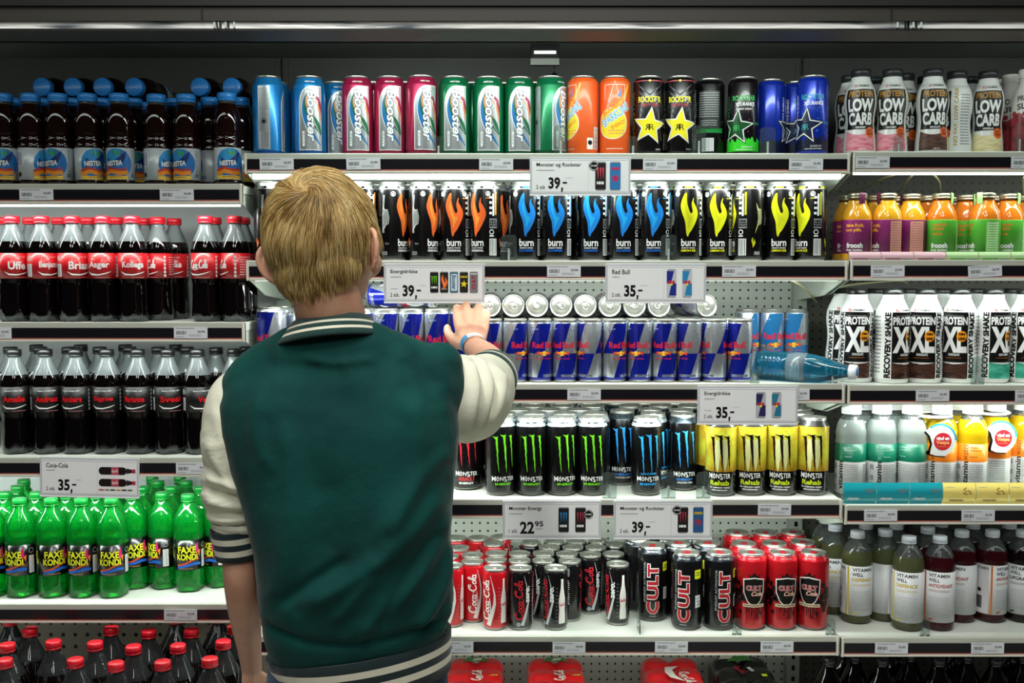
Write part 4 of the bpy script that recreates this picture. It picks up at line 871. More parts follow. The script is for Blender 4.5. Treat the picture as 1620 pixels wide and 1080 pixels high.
# ================================================================== placing the goods
CAT = {'drink_can': 'can'}
DESC = {'booster_blue': 'tall blue and silver can', 'booster_red': 'tall crimson and silver can', 'booster_green': 'tall green and silver can', 'sparkling': 'bright orange can with yellow disc',
 'rockstar': 'black can with big yellow star', 'rockback': 'black can turned back, green band', 'endurance_green': 'black and lime star can', 'endurance_blue': 'dark blue star can',
 'lc_pink': 'white protein bottle, pink swirl', 'lc_choc': 'white protein bottle, brown swirl', 'lc_van': 'white protein bottle, cream swirl', 'jelly': 'white capped red berry bottle',
 'burn_orange': 'black can with orange flame', 'burn_blue': 'black can with blue flame', 'burn_yellow': 'black can with yellow flame',
 'bull': 'slim silver and blue can', 'bull_tall': 'tall slim silver and blue can', 'bull_big': 'large silver and blue can', 'bull_sky': 'pale sky blue and silver can',
 'monster_green': 'black can with green claw marks', 'monster_lo': 'black can, light blue claws, turquoise word', 'monster_abs': 'black can with deep blue claws', 'monster_red': 'black can with red claw marks', 'rehab': 'yellow can with black claw marks',
 'cola_red_can': 'slim red can', 'cola_zero_can': 'slim black can', 'cult': 'tall black can, red lettering', 'cultcola': 'tall red can, black shield',
 'nestea': 'iced tea bottle, blue cap', 'faxe': 'green soda bottle, black label', 'bigcola': 'large cola bottle, red cap', 'xl_choc': 'white shake bottle, brown swirl', 'xl_mint': 'white shake bottle, mint swirl',
 'mango': 'yellow juice bottle, purple label', 'mango2': 'yellow juice bottle, purple label', 'carrot': 'orange juice bottle, green label', 'carrot2': 'orange juice bottle, green label',
 'vw_lime': 'clear vitamin bottle, teal label', 'vw_orange': 'orange vitamin bottle, white cap', 'well_yellow': 'pale yellow vitamin bottle', 'well_red': 'dark red vitamin bottle', 'well_dark': 'near black vitamin bottle'}
PR['cola_red_can'] = PR.pop('cola_red'); PR['cola_zero_can'] = PR.pop('cola_zero')
PLACED = []      # dicts, resolved below
def Yfor(py, Z):
    k = (540-py)/F; c, s = math.cos(TH), math.sin(TH)
    return (Z-CZ)*(c+k*s)/(k*c-s) - CD
def put(kind, px, Y, bay, i, rot=0, desc=None, ztop=False, name=None, dz=0):
    z = ZS[bay][i] if i < len(ZS[bay]) else DECKZ
    X = xat(px, Y, z + (PR[kind].H/1000 if ztop else PR[kind].H/2000))
    PLACED.append(dict(kind=kind, x=X, y=Y, z=z+dz, rot=rot, bay=bay, i=i, desc=desc or DESC.get(kind, kind), R=PR[kind].R/1000, name=name, fixed=False))
def rows(kind, pxs, Y0, n, bay, i, step=.067, stag=0, rnd=None):
    """more of the same behind the front row"""
    rr = random.Random(hash(kind) % 97 if False else len(kind)*7+i)
    for k in range(n):
        for px in pxs: put(kind, px+(stag if k % 2 == 0 else 0)-(px-810)*.028*(k+1), Y0+k*step, bay, i, rr.uniform(0, 360))
M = 'm'
for a in (('booster_blue', 417, .045, 95), ('booster_blue', 440, .112, -25), ('booster_blue', 478, .112, 110), ('booster_blue', 490, .045, 2), ('booster_blue', 518, .112, 10),
          ('booster_red', 566, .046, 0), ('booster_red', 617, .046, 0), ('booster_red', 667, .036, 16), ('booster_red', 592, .115, 90), ('booster_red', 642, .115, 60),
          ('booster_green', 719, .046, 3), ('booster_green', 774, .05, 0), ('booster_green', 822, .055, 0), ('booster_green', 870, .046, 50), ('booster_green', 748, .12, 70), ('booster_green', 798, .125, 0), ('booster_green', 846, .12, 0),
          ('sparkling', 922, .045, -64), ('sparkling', 972.5, .045, 0), ('rockstar', 1026, .045, 4), ('rockstar', 1075.5, .045, 0), ('rockback', 1121.6, .075, 0),
          ('endurance_green', 1175.6, .055, 3), ('endurance_blue', 1220, .085, 120), ('endurance_blue', 1256, .11, 38), ('endurance_blue', 1285, .038, 2)):
    put(a[0], a[1], a[2], M, 0, a[3])
for a in (('lc_pink', 1343, .047, 4), ('lc_pink', 1330, .118, 0), ('lc_pink', 1388, .047, 0), ('lc_pink', 1374, .12, 30), ('lc_choc', 1424, .09, 0), ('lc_choc', 1475, .046, 14), ('lc_choc', 1461, .12, -8), ('lc_van', 1514, .065, -75), ('lc_van', 1557, .065, 5), ('lc_van', 1534, .13, 60),
          ('jelly', 1624, .045, 0), ('jelly', 1599, .11, -10), ('jelly', 1581, .17, 20), ('jelly', 1640, .11, 20)):
    put(a[0], a[1], a[2], 'r', 0, a[3])
for a in (('burn_orange', 423, .045, 55), ('burn_orange', 473, .05, 0), ('burn_orange', 522, .05, 20), ('burn_orange', 568, .045, -10), ('burn_orange', 614.6, .045, 48), ('burn_orange', 664, .045, 43), ('burn_orange', 713, .045, -2), ('burn_orange', 763, .045, -33), ('burn_orange', 789, .11, 40),
          ('burn_blue', 831, .045, 6), ('burn_blue', 812, .112, -20), ('burn_blue', 879, .05, -3), ('burn_blue', 905, .115, 20), ('burn_blue', 940, .06, -6), ('burn_blue', 987, .05, 0), ('burn_blue', 1008, .116, 20), ('burn_blue', 1035, .042, -4),
          ('burn_yellow', 1084, .042, 10), ('burn_yellow', 1107, .108, 0), ('burn_yellow', 1138, .06, 4), ('burn_yellow', 1182, .045, -85), ('burn_yellow', 1231, .045, 0), ('burn_yellow', 1280, .045, -36), ('burn_yellow', 1252, .112, 30), ('burn_yellow', 1206, .112, 80), ('burn_yellow', 1160, .12, 0)):
    put(a[0], a[1], a[2], M, 1, a[3], desc="orange flame can hidden behind the person's head" if a[1] in (473, 522, 568) else None)
rows('burn_orange', [600, 650, 700, 750], .112, 1, M, 1); rows('burn_blue', [860, 955], .112, 1, M, 1)
for a in (('mango', 1348, .045, 0, 0), ('mango2', 1405, .045, -50, 0), ('mango2', 1438, .06, -66, 0), ('mango', 1378, .105, 0, 0), ('mango', 1322, .105, 0, 0), ('mango', 1420, .12, 0, 0),
          ('carrot', 1487, .05, 0, 0), ('carrot', 1532, .085, -10, 0), ('carrot2', 1556, .035, -60, 0), ('carrot', 1595, .06, -4, 0), ('carrot', 1461, .11, 40, 0), ('carrot', 1508, .14, 40, 0), ('carrot', 1572, .12, 40, 0), ('carrot', 1622, .11, 0, 0)):
    put(a[0], a[1], a[2], 'r', 1, a[3])
put('bull_big', 416, .045, M, 2, -30); put('bull_big', 444, .108, M, 2, 100); put('bull_sky', 478, .085, M, 2, 60); put('bull_sky', 505, .13, M, 2, 0)
for a in ((531, -20), (571, 20), (611, 20), (651, 14), (691, 22), (731, -60)): put('bull_tall', a[0], .045, M, 2, a[1], desc="tall slim can hidden behind the person's neck" if a[0] < 600 else None)
for a in ((777, 10), (816, 40), (854.5, 19), (893, -14), (932.6, -63), (972, 30), (1011.6, -17), (1051, -4), (1090, -44), (1130, -78), (1170, -32)): put('bull', a[0], .040, M, 2, a[1])
rows('bull_tall', [571, 611, 651, 691], .10, 2, M, 2, .055); rows('bull', [777, 816, 854.5, 893, 932.6, 972, 1011.6, 1051, 1090], .094, 3, M, 2, .054); rows('bull', [1130, 1170], .094, 1, M, 2)
for x, r in ((1184, 60), (1220, 20), (1257, -10)): put('bull_sky', x, .19, M, 2, r)
for a in (('xl_choc', 1326, .125, 8), ('xl_choc', 1364, .065, 0), ('xl_choc', 1406, .05, 42), ('xl_choc', 1459, .05, -15), ('xl_choc', 1516, .05, -22), ('xl_mint', 1570, .055, 35), ('xl_mint', 1623, .055, 12),
          ('xl_choc', 1384, .13, 40), ('xl_choc', 1431, .135, 80), ('xl_choc', 1488, .13, -30), ('xl_mint', 1544, .135, 0), ('xl_mint', 1601, .135, 90)):
    put(a[0], a[1], a[2], 'r', 2, a[3])
put('monster_red', 738, .10, M, 3, 0)
for x, r in ((792, 12), (840, 4), (888.5, 17), (936.7, 0)): put('monster_green', x, .045, M, 3, r)
for k, (xs, y) in enumerate((((797, 845, 891, 939), .112), ((821, 869, 915), .170), ((800, 843, 890, 937), .229), ((806, 845, 888, 932), .297))):
    for x in xs: put('monster_green', x, y, M, 3, 40*k+x)
put('monster_red', 752, .17, M, 3, 80); put('monster_red', 745, .24, M, 3, 20)
put('monster_lo', 1022.7, .045, M, 3, 10); put('monster_lo', 1040, .112, M, 3, 70)
put('monster_abs', 984, .15, M, 3, 4); put('monster_abs', 1081, .10, M, 3, 10)
for x, y in ((1031, .185), (1076, .167), (1001, .222), (1047, .252), (1092, .236), (976, .29), (1023, .318), (1068, .318), (1112, .30)): put('monster_abs', x, y, M, 3, x)
for x, r in ((1139, -4), (1188, -2), (1237, -6), (1286, -3)): put('rehab', x, .045, M, 3, r)
rows('rehab', [1134, 1181, 1229, 1277], .113, 1, M, 3); rows('rehab', [1134, 1181, 1229, 1277], .18, 2, M, 3)
for a in (('vw_lime', 1337.7, .055, -12), ('vw_lime', 1385.6, .055, 20), ('vw_lime', 1433, .055, -34), ('vw_orange', 1484, .055, -5), ('vw_orange', 1536.7, .055, 5), ('vw_orange', 1573, .10, -80), ('vw_orange', 1618, .115, 10), ('vw_lime', 1366, .122, 0), ('vw_lime', 1412, .122, 50), ('vw_orange', 1460, .122, 0), ('vw_orange', 1512, .122, 50), ('vw_orange', 1560, .16, 0)):
    put(a[0], a[1], a[2], 'r', 3, a[3])
# fifth shelf, centre
for a in (('cola_red_can', 744, .082, 10), ('cola_red_can', 783, .040, -36), ('cola_zero_can', 823.5, .040, 4), ('cola_zero_can', 879, .040, -50), ('cola_zero_can', 854, .098, -60), ('cola_zero_can', 901, .095, 90), ('cola_zero_can', 936, .145, 8), ('cola_zero_can', 977, .070, -55),
          ('cola_red_can', 783, .098, 0), ('cola_red_can', 747, .140, 0), ('cola_red_can', 717, .06, -20), ('cola_red_can', 709, .13, 0), ('cola_red_can', 785, .155, 0), ('cola_zero_can', 823, .098, 0), ('cola_zero_can', 822, .152, 0), ('cola_zero_can', 860, .155, 0), ('cola_zero_can', 897, .150, 0), ('cola_zero_can', 972, .15, 20),
          ('cola_red_can', 726, .20, 0), ('cola_zero_can', 869, .205, 0), ('cola_zero_can', 906, .205, 0), ('cola_zero_can', 942, .205, 0), ('cola_zero_can', 840, .245, 0), ('cola_zero_can', 877, .255, 0), ('cola_zero_can', 912, .26, 0), ('cola_zero_can', 948, .26, 0), ('cola_zero_can', 978, .23, 0),
          ('cola_red_can', 781, .24, 0), ('cola_red_can', 757, .29, 0), ('cola_red_can', 724, .29, 0), ('cola_red_can', 790, .30, 30)):
    put(a[0], a[1], a[2], M, 4, a[3])
for a in (('cult', 1086, .045, -10), ('cult', 1137.7, .045, 22), ('cult', 1031.8, .105, 4), ('cult', 1072, .125, 60), ('cult', 1118, .125, -60), ('cult', 1006, .16, 40), ('cult', 1052, .19, 0), ('cult', 1098, .19, 0), ('cult', 1008, .235, 0),
          ('cultcola', 1188, .045, 12), ('cultcola', 1237, .045, 18), ('cultcola', 1286, .045, -14), ('cultcola', 1176, .118, 0), ('cultcola', 1224, .118, 0), ('cultcola', 1269, .13, 0), ('cultcola', 1167, .215, 0), ('cultcola', 1212, .215, 0), ('cultcola', 1255, .22, 0)):
    put(a[0], a[1], a[2], M, 4, a[3])
for a in (('well_yellow', 1436, .048, 0), ('well_red', 1483.6, .048, 6), ('well_yellow', 1355, .10, 26), ('well_yellow', 1400, .10, 150), ('well_red', 1522, .10, -20), ('well_red', 1568, .10, 60), ('well_dark', 1614, .10, 0), ('well_yellow', 1319, .15, -8), ('well_yellow', 1372, .17, 0), ('well_yellow', 1414, .17, 0), ('well_red', 1466, .13, 0), ('well_red', 1490, .19, 0),
          ('well_red', 1534, .175, 0), ('well_dark', 1595, .175, 0), ('well_yellow', 1300, .22, 0), ('well_yellow', 1351, .24, 0), ('well_yellow', 1400, .24, 0), ('well_red', 1450, .25, 0), ('well_dark', 1620, .24, 0)):
    put(a[0], a[1], a[2], 'r', 4, a[3])
# left bay
for a in ((9, .045, -20), (49, .045, 55), (93, .045, -45), (140, .045, 18), (190, .045, -28), (249, .055, 52), (295.5, .055, -40), (333, .098, -112), (360, .036, 2), (23, .11, 0), (68, .11, 0), (116, .11, 0), (163, .11, 0), (212, .11, 0), (279, .115, 0), (384, .10, 60)): put('nestea', a[0], a[1], 'l', 0, a[2])
for k in range(4): rows('nestea', [70+k*48], .17, 3, 'l', 0, .06)
rows('nestea', [314, 364], .17, 3, 'l', 0, .06)
for nm, x, y, r in (('Uffe', 21, .045, 14), ('Benjamin', 68, .045, 28), ('Brian', 116, .045, 24), ('Asger', 165, .045, -20), ('Kollega', 211, .045, 0), (None, 247, .09, -50), ('Jonas', 275, .15, -15), (None, 334.5, .045, -32), (None, 380, .045, -75),
                    (None, 8, .115, 30), (None, 50, .115, 0), (None, 96, .115, 0), (None, 141, .115, 0), (None, 187, .115, 0), (None, 226, .145, 0), (None, 356, .112, 0), (None, 395, .112, 0)):
    put('cola_'+str(nm), x, y, 'l', 1, r, 'cola bottle, one plain word on red label' if nm else 'cola bottle, white script on red label', name='soda_bottle')
for nm, x, y, r in (('Amalie', 25, .045, -8), ('Andreas', 74, .045, 0), ('Anders', 122, .045, -25), ('Signe', 171, .045, -22), ('Marianne', 220, .045, -22), ('Svesi', 267, .045, 8), ('Ve', 314, .042, 14)):
    put('zero_'+nm, x, y, 'l', 2, r, 'dark cola bottle, red word on black label')
for x, y in ((19, .112), (66, .112), (111, .112), (160, .112), (207, .112), (253, .112), (297, .112), (343, .10), (372, .06), (392, .12), (60, .18), (130, .18), (200, .18), (280, .18)): put('zero_Anders', x, y, 'l', 2, x*3, 'dark cola bottle, black cap')
for x, y, r in ((-14, .045, 0), (33, .045, -35), (83, .045, 5), (131, .045, -25), (179, .045, -12), (217, .10, 0), (258.5, .105, -65), (301, .095, -8), (340, .12, -65)): put('faxe', x, y, 'l', 3, r)
for x, y in ((10, .112), (60, .112), (108, .112), (156, .112), (30, .18), (84, .18), (134, .18), (182, .17), (228, .17), (274, .17), (318, .17), (362, .17), (250, .24), (295, .24), (340, .24), (40, .25), (90, .25), (140, .25), (248, .305), (292, .305)): put('faxe', x, y, 'l', 3, x*5)
for x, py in ((7, 1046), (126, 1046), (219, 1047), (292, 1045), (363, 1045), (19, 1022), (92, 1018), (167, 1021), (236, 1022), (307, 1021), (377, 1021), (47, 997), (188, 996), (252, 997), (319, 996), (382, 995), (16, 980), (273, 981), (341, 982)):
    put('bigcola', x, Yfor(py, DECKZ+.315)+.015, 'l', 4, x*7, ztop=True)
# push overlapping neighbours apart, mostly sideways
groups_ = {}
for p in PLACED: groups_.setdefault((p['bay'], p['i']), []).append(p)
for (b_, i_), L in groups_.items():
    lo, hi = XB[b_][0]+.006, XB[b_][1]-.006
    if b_ == 'l' and i_ == 4: lo, hi = -1.83, XB['l'][1]
    for it in range(120):
        worst = 0
        for i in range(len(L)):
            for j in range(i+1, len(L)):
                a, b = L[i], L[j]; dx, dy = b['x']-a['x'], b['y']-a['y']; need = a['R']+b['R']+.0006; d = math.hypot(dx, dy)
                if d < need:
                    worst = max(worst, need-d); u = (dx/d, dy/d) if d > 1e-6 else (1, 0); g = (need-d)/2*1.02
                    wa = .25 if a['y'] < .07 else 1.0; wb = .25 if b['y'] < .07 else 1.0; sa, sb = 2*wa/(wa+wb), 2*wb/(wa+wb)
                    a['x'] -= u[0]*g*sa; b['x'] += u[0]*g*sb; a['y'] -= u[1]*g*sa; b['y'] += u[1]*g*sb
        for p in L:
            ymin = -.0105+p['R']+(.012 if (b_, i_) in (('r', 1), ('r', 3)) else .0) if i_ < len(ZS[b_]) else -.3
            p['y'] = min(max(p['y'], ymin), YB-.046-p['R']); p['x'] = min(max(p['x'], lo+p['R']), hi-p['R'])
        if worst < 1e-5: break
    if worst > 5e-4: print('CROWDED', b_, i_, round(worst*1000, 2))
def instance(P, label, loc, rot, group, name=None):
    root = thing(name or P.name, label, P.cat, loc, rot, group); made = []
    for nm, me, lb, par, l, r in P.parts:
        o = obj(nm, me, made[par] if par is not None else root, l, r, lb); made.append(o)
    return root
NUM = ['first', 'second', 'third', 'fourth', 'fifth', 'sixth', 'seventh', 'eighth', 'ninth', 'tenth', 'eleventh', 'twelfth', 'thirteenth', 'fourteenth', 'fifteenth', 'sixteenth', 'seventeenth', 'eighteenth', 'nineteenth', 'twentieth']
def rown(y, R): 
    k = int(round((y-.045)/max(2*R, .05))); return ['front row', 'second row', 'third row', 'fourth row', 'back row', 'back row'][min(max(k, 0), 5)]
def shelfn(b, i): return '%s %s shelf' % (ORD[i], BAYN[b]) if i < len(ZS[b]) else 'bottom deck'
tally = {}
for p in PLACED:
    p['row'] = rown(p['y'], p['R']) if p['kind'] != 'bigcola' else ('front row' if p['y'] < -.175 else 'second row' if p['y'] < -.06 else 'third row' if p['y'] < .02 else 'back row'); p['key'] = (p['desc'], p['row'], p['bay'], p['i']); tally.setdefault(p['key'], []).append(p)
for key, L in tally.items():
    L.sort(key=lambda p: p['x'])
    for n, p in enumerate(L):
        where = shelfn(p['bay'], p['i'])
        if len(L) == 1: lab = '%s, %s, %s' % (p['desc'], p['row'], where)
        else: lab = '%s, %s from left, %s, %s' % (p['desc'], NUM[n], p['row'], where)
        p['label'] = lab
for p in PLACED:
    view = math.degrees(math.atan2(-p['x'], CD+p['y'])); P = PR[p['kind']]
    instance(P, p['label'], (p['x'], p['y'], p['z']+.0002), (0, 0, math.radians(p['rot']+view)), '%ss on the %s' % ('cans' if P.cat == 'can' else 'bottles', shelfn(p['bay'], p['i'])) if False else ('%s on the %s' % ({'can': 'cans', 'bottle': 'bottles'}[P.cat], shelfn(p['bay'], p['i']))), p['name'])
# things lying on top of their row
def lying(P, px, face, z, label, group, yaw=0, roll=0, H=None):
    """axis towards the camera, cap or lid end at depth face"""
    H = (H or P.H)/1000; X = xat(px, face, z); 
    R_ = Matrix.Rotation(math.radians(yaw), 4, 'Z') @ Matrix.Rotation(math.radians(90), 4, 'X') @ Matrix.Rotation(math.radians(roll), 4, 'Z')
    d = R_ @ Vector((0, 0, 1)); loc = Vector((X, face, z)) - d*H
    return instance(P, label, loc, R_.to_euler(), group)
for k, (px, roll, yaw) in enumerate(((775, 10, 0), (812, 40, 0), (849.5, 160, -3), (887.5, 75, 0), (926, 15, 0), (965, 200, 0), (1004, 110, 0), (1043, 280, 2), (1119, 20, 18))):
    lying(PR['bull'], px, .092, ZS['m'][2]+.1345+.0268, 'silver lidded can lying on the slim blue cans, %s from left' % NUM[k], 'cans lying on the third centre shelf', yaw, roll)
lying(PR['bull_tall'], 610, .085, ZS['m'][2]+.156+.0275, 'silver can lying on tall blue cans beside the person\'s ear', 'cans lying on the third centre shelf', 0, 20)
lying(PR['bull_tall'], 690, .07, ZS['m'][2]+.156+.0275, 'can lying sideways under the energy drink price sign', 'cans lying on the third centre shelf', 75, 90)
for k, (px, yaw) in enumerate(((65, 4), (114, 3), (161, 2), (211, 5), (315, 3), (366, 1))):
    lying(PR['nestea'], px, .128, ZS['l'][0]+.1957+.0296, 'iced tea bottle lying on the others, cap to front, %s from left' % NUM[k], 'tea bottles lying on top', -yaw, k*50)
# blue water bottle on its side at the right end of the can shelf
Pw = PR['water']; zz = ZS['m'][2]+.0325
w0, w1 = Vector((xat(1200, .085, zz), .085, zz)), Vector((xat(1304, -.0, zz), .012, zz-.004)); d = (w1-w0).normalized()
w1 = w0 + d*.213
q = Vector((0, 0, 1)).rotation_difference(d)
instance(Pw, 'clear blue water bottle lying on its side beside the slim blue cans', w0, q.to_euler(), None)
# shrink wrapped packs on the bottom deck
def pack(px0, px1, Y, n, wrapm, label, art_f, H=.168, topm=None):
    R = .033; X = (xat(px0, Y, DECKZ+H)+xat(px1, Y, DECKZ+H))/2; t = thing('shrink_pack', label, 'drinks pack', (X, Y, DECKZ+.0005), group='shrink wrapped packs on the bottom deck')
    nx, ny = 24, 36; W, D_ = .066, .099; m = MB()
    # film sheet draped over the cans: a height field with a bump over each can, tucked sides
    def hz(x, y):
        h = 0
        for i in range(2):
            for j in range(3):
                dd = math.hypot(x-(-.033+.066*i), y-(-.066+.066*j)); h = max(h, 1-max(0, dd-.020)/.020 if dd < .040 else 0)
        return H*1000+1 - 13*(1-min(1, h))
    vs = []
    for j in range(ny+1):
        for i in range(nx+1):
            x, y = -W+2*W*i/nx, -D_+2*D_*j/ny; e = max(abs(x)/W, abs(y)/D_); x2, y2 = x*1000*.985, y*1000*.985
            vs.append((x2, y2, hz(x, y)-(6 if e > .999 else 0)))
    fs = [(j*(nx+1)+i, j*(nx+1)+i+1, (j+1)*(nx+1)+i+1, (j+1)*(nx+1)+i) for j in range(ny) for i in range(nx)]
    rim = [i for i in range(nx+1)] + [(j*(nx+1)+nx) for j in range(1, ny+1)] + [ny*(nx+1)+i for i in range(nx-1, -1, -1)] + [j*(nx+1) for j in range(ny-1, 0, -1)]
    base = len(vs); nr = len(rim); rings = []
    for z in (H*1000-22, 120, 60, 12, 2):
        for q_ in rim:
            x, y, _ = vs[q_]; wv = 1+.02*math.cos(x*.19)*math.cos(y*.19)+.006; k = 1.0 if z > 5 else .96
            sx = min(1, 1.0) ; vs.append((x*wv*k, y*wv*k, z))
    for r in range(5):
        a0 = rim if r == 0 else [base+(r-1)*nr+k for k in range(nr)]; b0 = [base+r*nr+k for k in range(nr)]
        for k in range(nr): l = (k+1) % nr; fs.append((a0[k], b0[k], b0[l], a0[l]))
    m.add(vs, fs, wrapm)
    f = obj('film_wrap', m.mesh('film_wrap'), t)
    mod = f.modifiers.new('s', 'SUBSURF'); mod.levels = mod.render_levels = 1
    art_f(f, H*1000+2.2)
    return t
def flat_art(f, art, z, dy=0, dx=0, name='logo_print'):      # art read from the front edge, lying on the pack top
    mm = MB()
    for vs, fs, m_, l in art.items: mm.add([(x+dx, y+dy, z+.3*l) for x, y in vs], fs, m_)
    obj(name, mm.mesh(name, False), f)
redfilm = noise_mat('red_film', 'c40f18', 'dd1620', 6, .16, coat=.6); blackfilm = noise_mat('black_film', '08090a', '141816', 6, .14, coat=.5)
grn = pm('3f8a3a', .4); wht = pm('e8e4dc', .35)
def cola_top(mm, z):
    flat_art(mm, script_cola(wht, 62, 26, PI/2*.98, 0, 0, 1), z, -22, 6)
    a = Art(); a.poly([(-30, 60), (30, 60), (18, 84), (-18, 84)], grn, 1); a.poly([(-8, 62), (12, 68), (16, 80), (-4, 76)], wht, 2); a.text('6x', 42, -22, 8, 24, pm('e8c02a', .4), 2, bold=.05, rot=PI/2); flat_art(mm, a, z)
def cola_wave(mm, z):
    a = Art(); a.poly([(-18, 20), (14, 26), (-4, 4), (0, -30), (16, -60), (-14, -40), (-22, -10)], wht, 1); flat_art(mm, a, z); flat_art(mm, script_cola(wht, 64, 26, -PI/2*.9, 24, -40, 2), z)
def black_top(mm, z):
    a = Art(); a.poly([(-30, 50), (30, 56), (20, 84), (-26, 80)], grn, 1); a.poly([(-50, 60), (-20, 66), (-10, 82), (-40, 84)], wht, 2); flat_art(mm, a, z)
    flat_art(mm, script_cola(pm('c01828', .35), 44, 18, -1.3, -12, 0, 2), z); b = Art(); b.text('zero', 12, 2, 26, 9, wht, 2, bold=.05, rot=-1.3); b.rect(30, 42, -40, -26, pm('c8d820', .4), 2); flat_art(mm, b, z)
pack(708, 794, .115, 0, redfilm, 'red shrink wrapped cola pack just beside the jacket hem', cola_top)
pack(838, 922, .115, 0, redfilm, 'red shrink wrapped cola pack standing alone under the small cola cans', cola_top)
pack(1024, 1108, .12, 0, redfilm, 'red shrink wrapped pack with big white wave and lettering', cola_wave)
pack(1136, 1222, .125, 0, blackfilm, 'black shrink wrapped drinks pack with green and white marks', black_top)
PR['dark'] = Proto('soda_bottle', 'bottle'); PR['dark'].R, PR['dark'].H = PR['zero_Ve'].R, PR['zero_Ve'].H      # dark cola bottle, label away; clear neck painted black for the deck's shade
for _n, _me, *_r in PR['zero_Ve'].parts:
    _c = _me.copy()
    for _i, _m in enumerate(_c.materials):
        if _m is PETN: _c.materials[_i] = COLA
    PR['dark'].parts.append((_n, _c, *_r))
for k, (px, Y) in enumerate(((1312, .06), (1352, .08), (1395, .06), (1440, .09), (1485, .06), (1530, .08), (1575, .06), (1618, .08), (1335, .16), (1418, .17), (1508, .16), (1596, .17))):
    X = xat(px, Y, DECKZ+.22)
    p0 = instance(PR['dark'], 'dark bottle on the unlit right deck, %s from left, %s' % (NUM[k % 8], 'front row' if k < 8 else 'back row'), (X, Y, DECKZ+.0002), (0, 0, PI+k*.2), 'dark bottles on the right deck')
# ================================================================== price signs, tags, dividers, promo strips
card = pm('f2f4f6', .45); cardgrey = pm('b9bcc0', .5); signedge = pm('c9ccd2', .3)
def mini_can(a, x, y, w, h, base, fn=None):
    a.rect(x-w/2, x+w/2, y-h/2, y+h/2, pm(base, .4), 2, w*.18); a.rect(x-w*.4, x+w*.4, y+h*.46, y+h*.5, GREYINK, 3); a.rect(x-w*.4, x+w*.4, y-h*.5, y-h*.47, GREYINK, 3)
    if fn: fn(a, x, y, w, h)
def m_claw(col, word=True):
    def f(a, x, y, w, h):
        for k, dx in enumerate((-.26, 0, .24)): a.poly([(x+(dx-.08)*w, y+h*.3), (x+(dx+.08)*w, y+h*.3), (x+(dx+.03)*w, y-h*.12)], pm(col, .4), 4)
        if word: a.lines(x-w*.36, x+w*.36, y-h*.3, y-h*.18, 1, WHITE, 4, h=.8)
    return f
def m_bull(b):
    def f(a, x, y, w, h):
        a.poly([(x-w*.5, y+h*.44), (x+w*.25, y+h*.44), (x-w*.05, y), (x-w*.5, y)], pm(b, .4), 3); a.poly([(x, y), (x+w*.5, y), (x+w*.5, y-h*.44), (x-w*.25, y-h*.44)], pm(b, .4), 3)
        a.lines(x-w*.4, x+w*.4, y-h*.02, y+h*.1, 1, pm('c8203c', .4), 4, h=.9); a.disc(x, y-h*.04, w*.12, YEL, 5)
    return f
def m_flame(a, x, y, w, h): flame(a, x, y, h/95, pm('f26a2e', .4), pm('f5a05a', .4), 4); a.text('burn', x, y-h*.3, w*.6, h*.09, WHITE, 4)
def m_boost(a, x, y, w, h): a.rect(x-w*.36, x+w*.4, y-h*.4, y+h*.4, pm('d5e4ea', .4), 3, w*.15); a.text('Booster', x, y, h*.7, w*.5, pm('1d6a9a', .4), 4, bold=.03, rot=-PI/2, shear=.2)
def m_star(c):
    def f(a, x, y, w, h): a.star(x, y-h*.08, w*.46, pm(c, .4), 4, .1); a.lines(x-w*.4, x+w*.4, y+h*.2, y+h*.32, 1, pm('c8b01c' if c != 'c8205a' else 'c8205a', .4), 4, h=.8)
    return f
def m_cult(a, x, y, w, h): a.text('CULT', x, y, h*.66, w*.45, pm('b02030', .4), 4, bold=.04, rot=PI/2); a.rect(x-w*.4, x+w*.4, y+h*.38, y+h*.42, WHITE, 3)
def m_badge(a, x, y): a.disc(x, y, 10, INK, 5); a.ring(x, y, 8.5, 1, WHITE, 6); a.rect(x-9, x+9, y-3, y+3, INK, 7); a.text('NYHED', x, y, 14, 3.4, WHITE, 8, bold=.02)
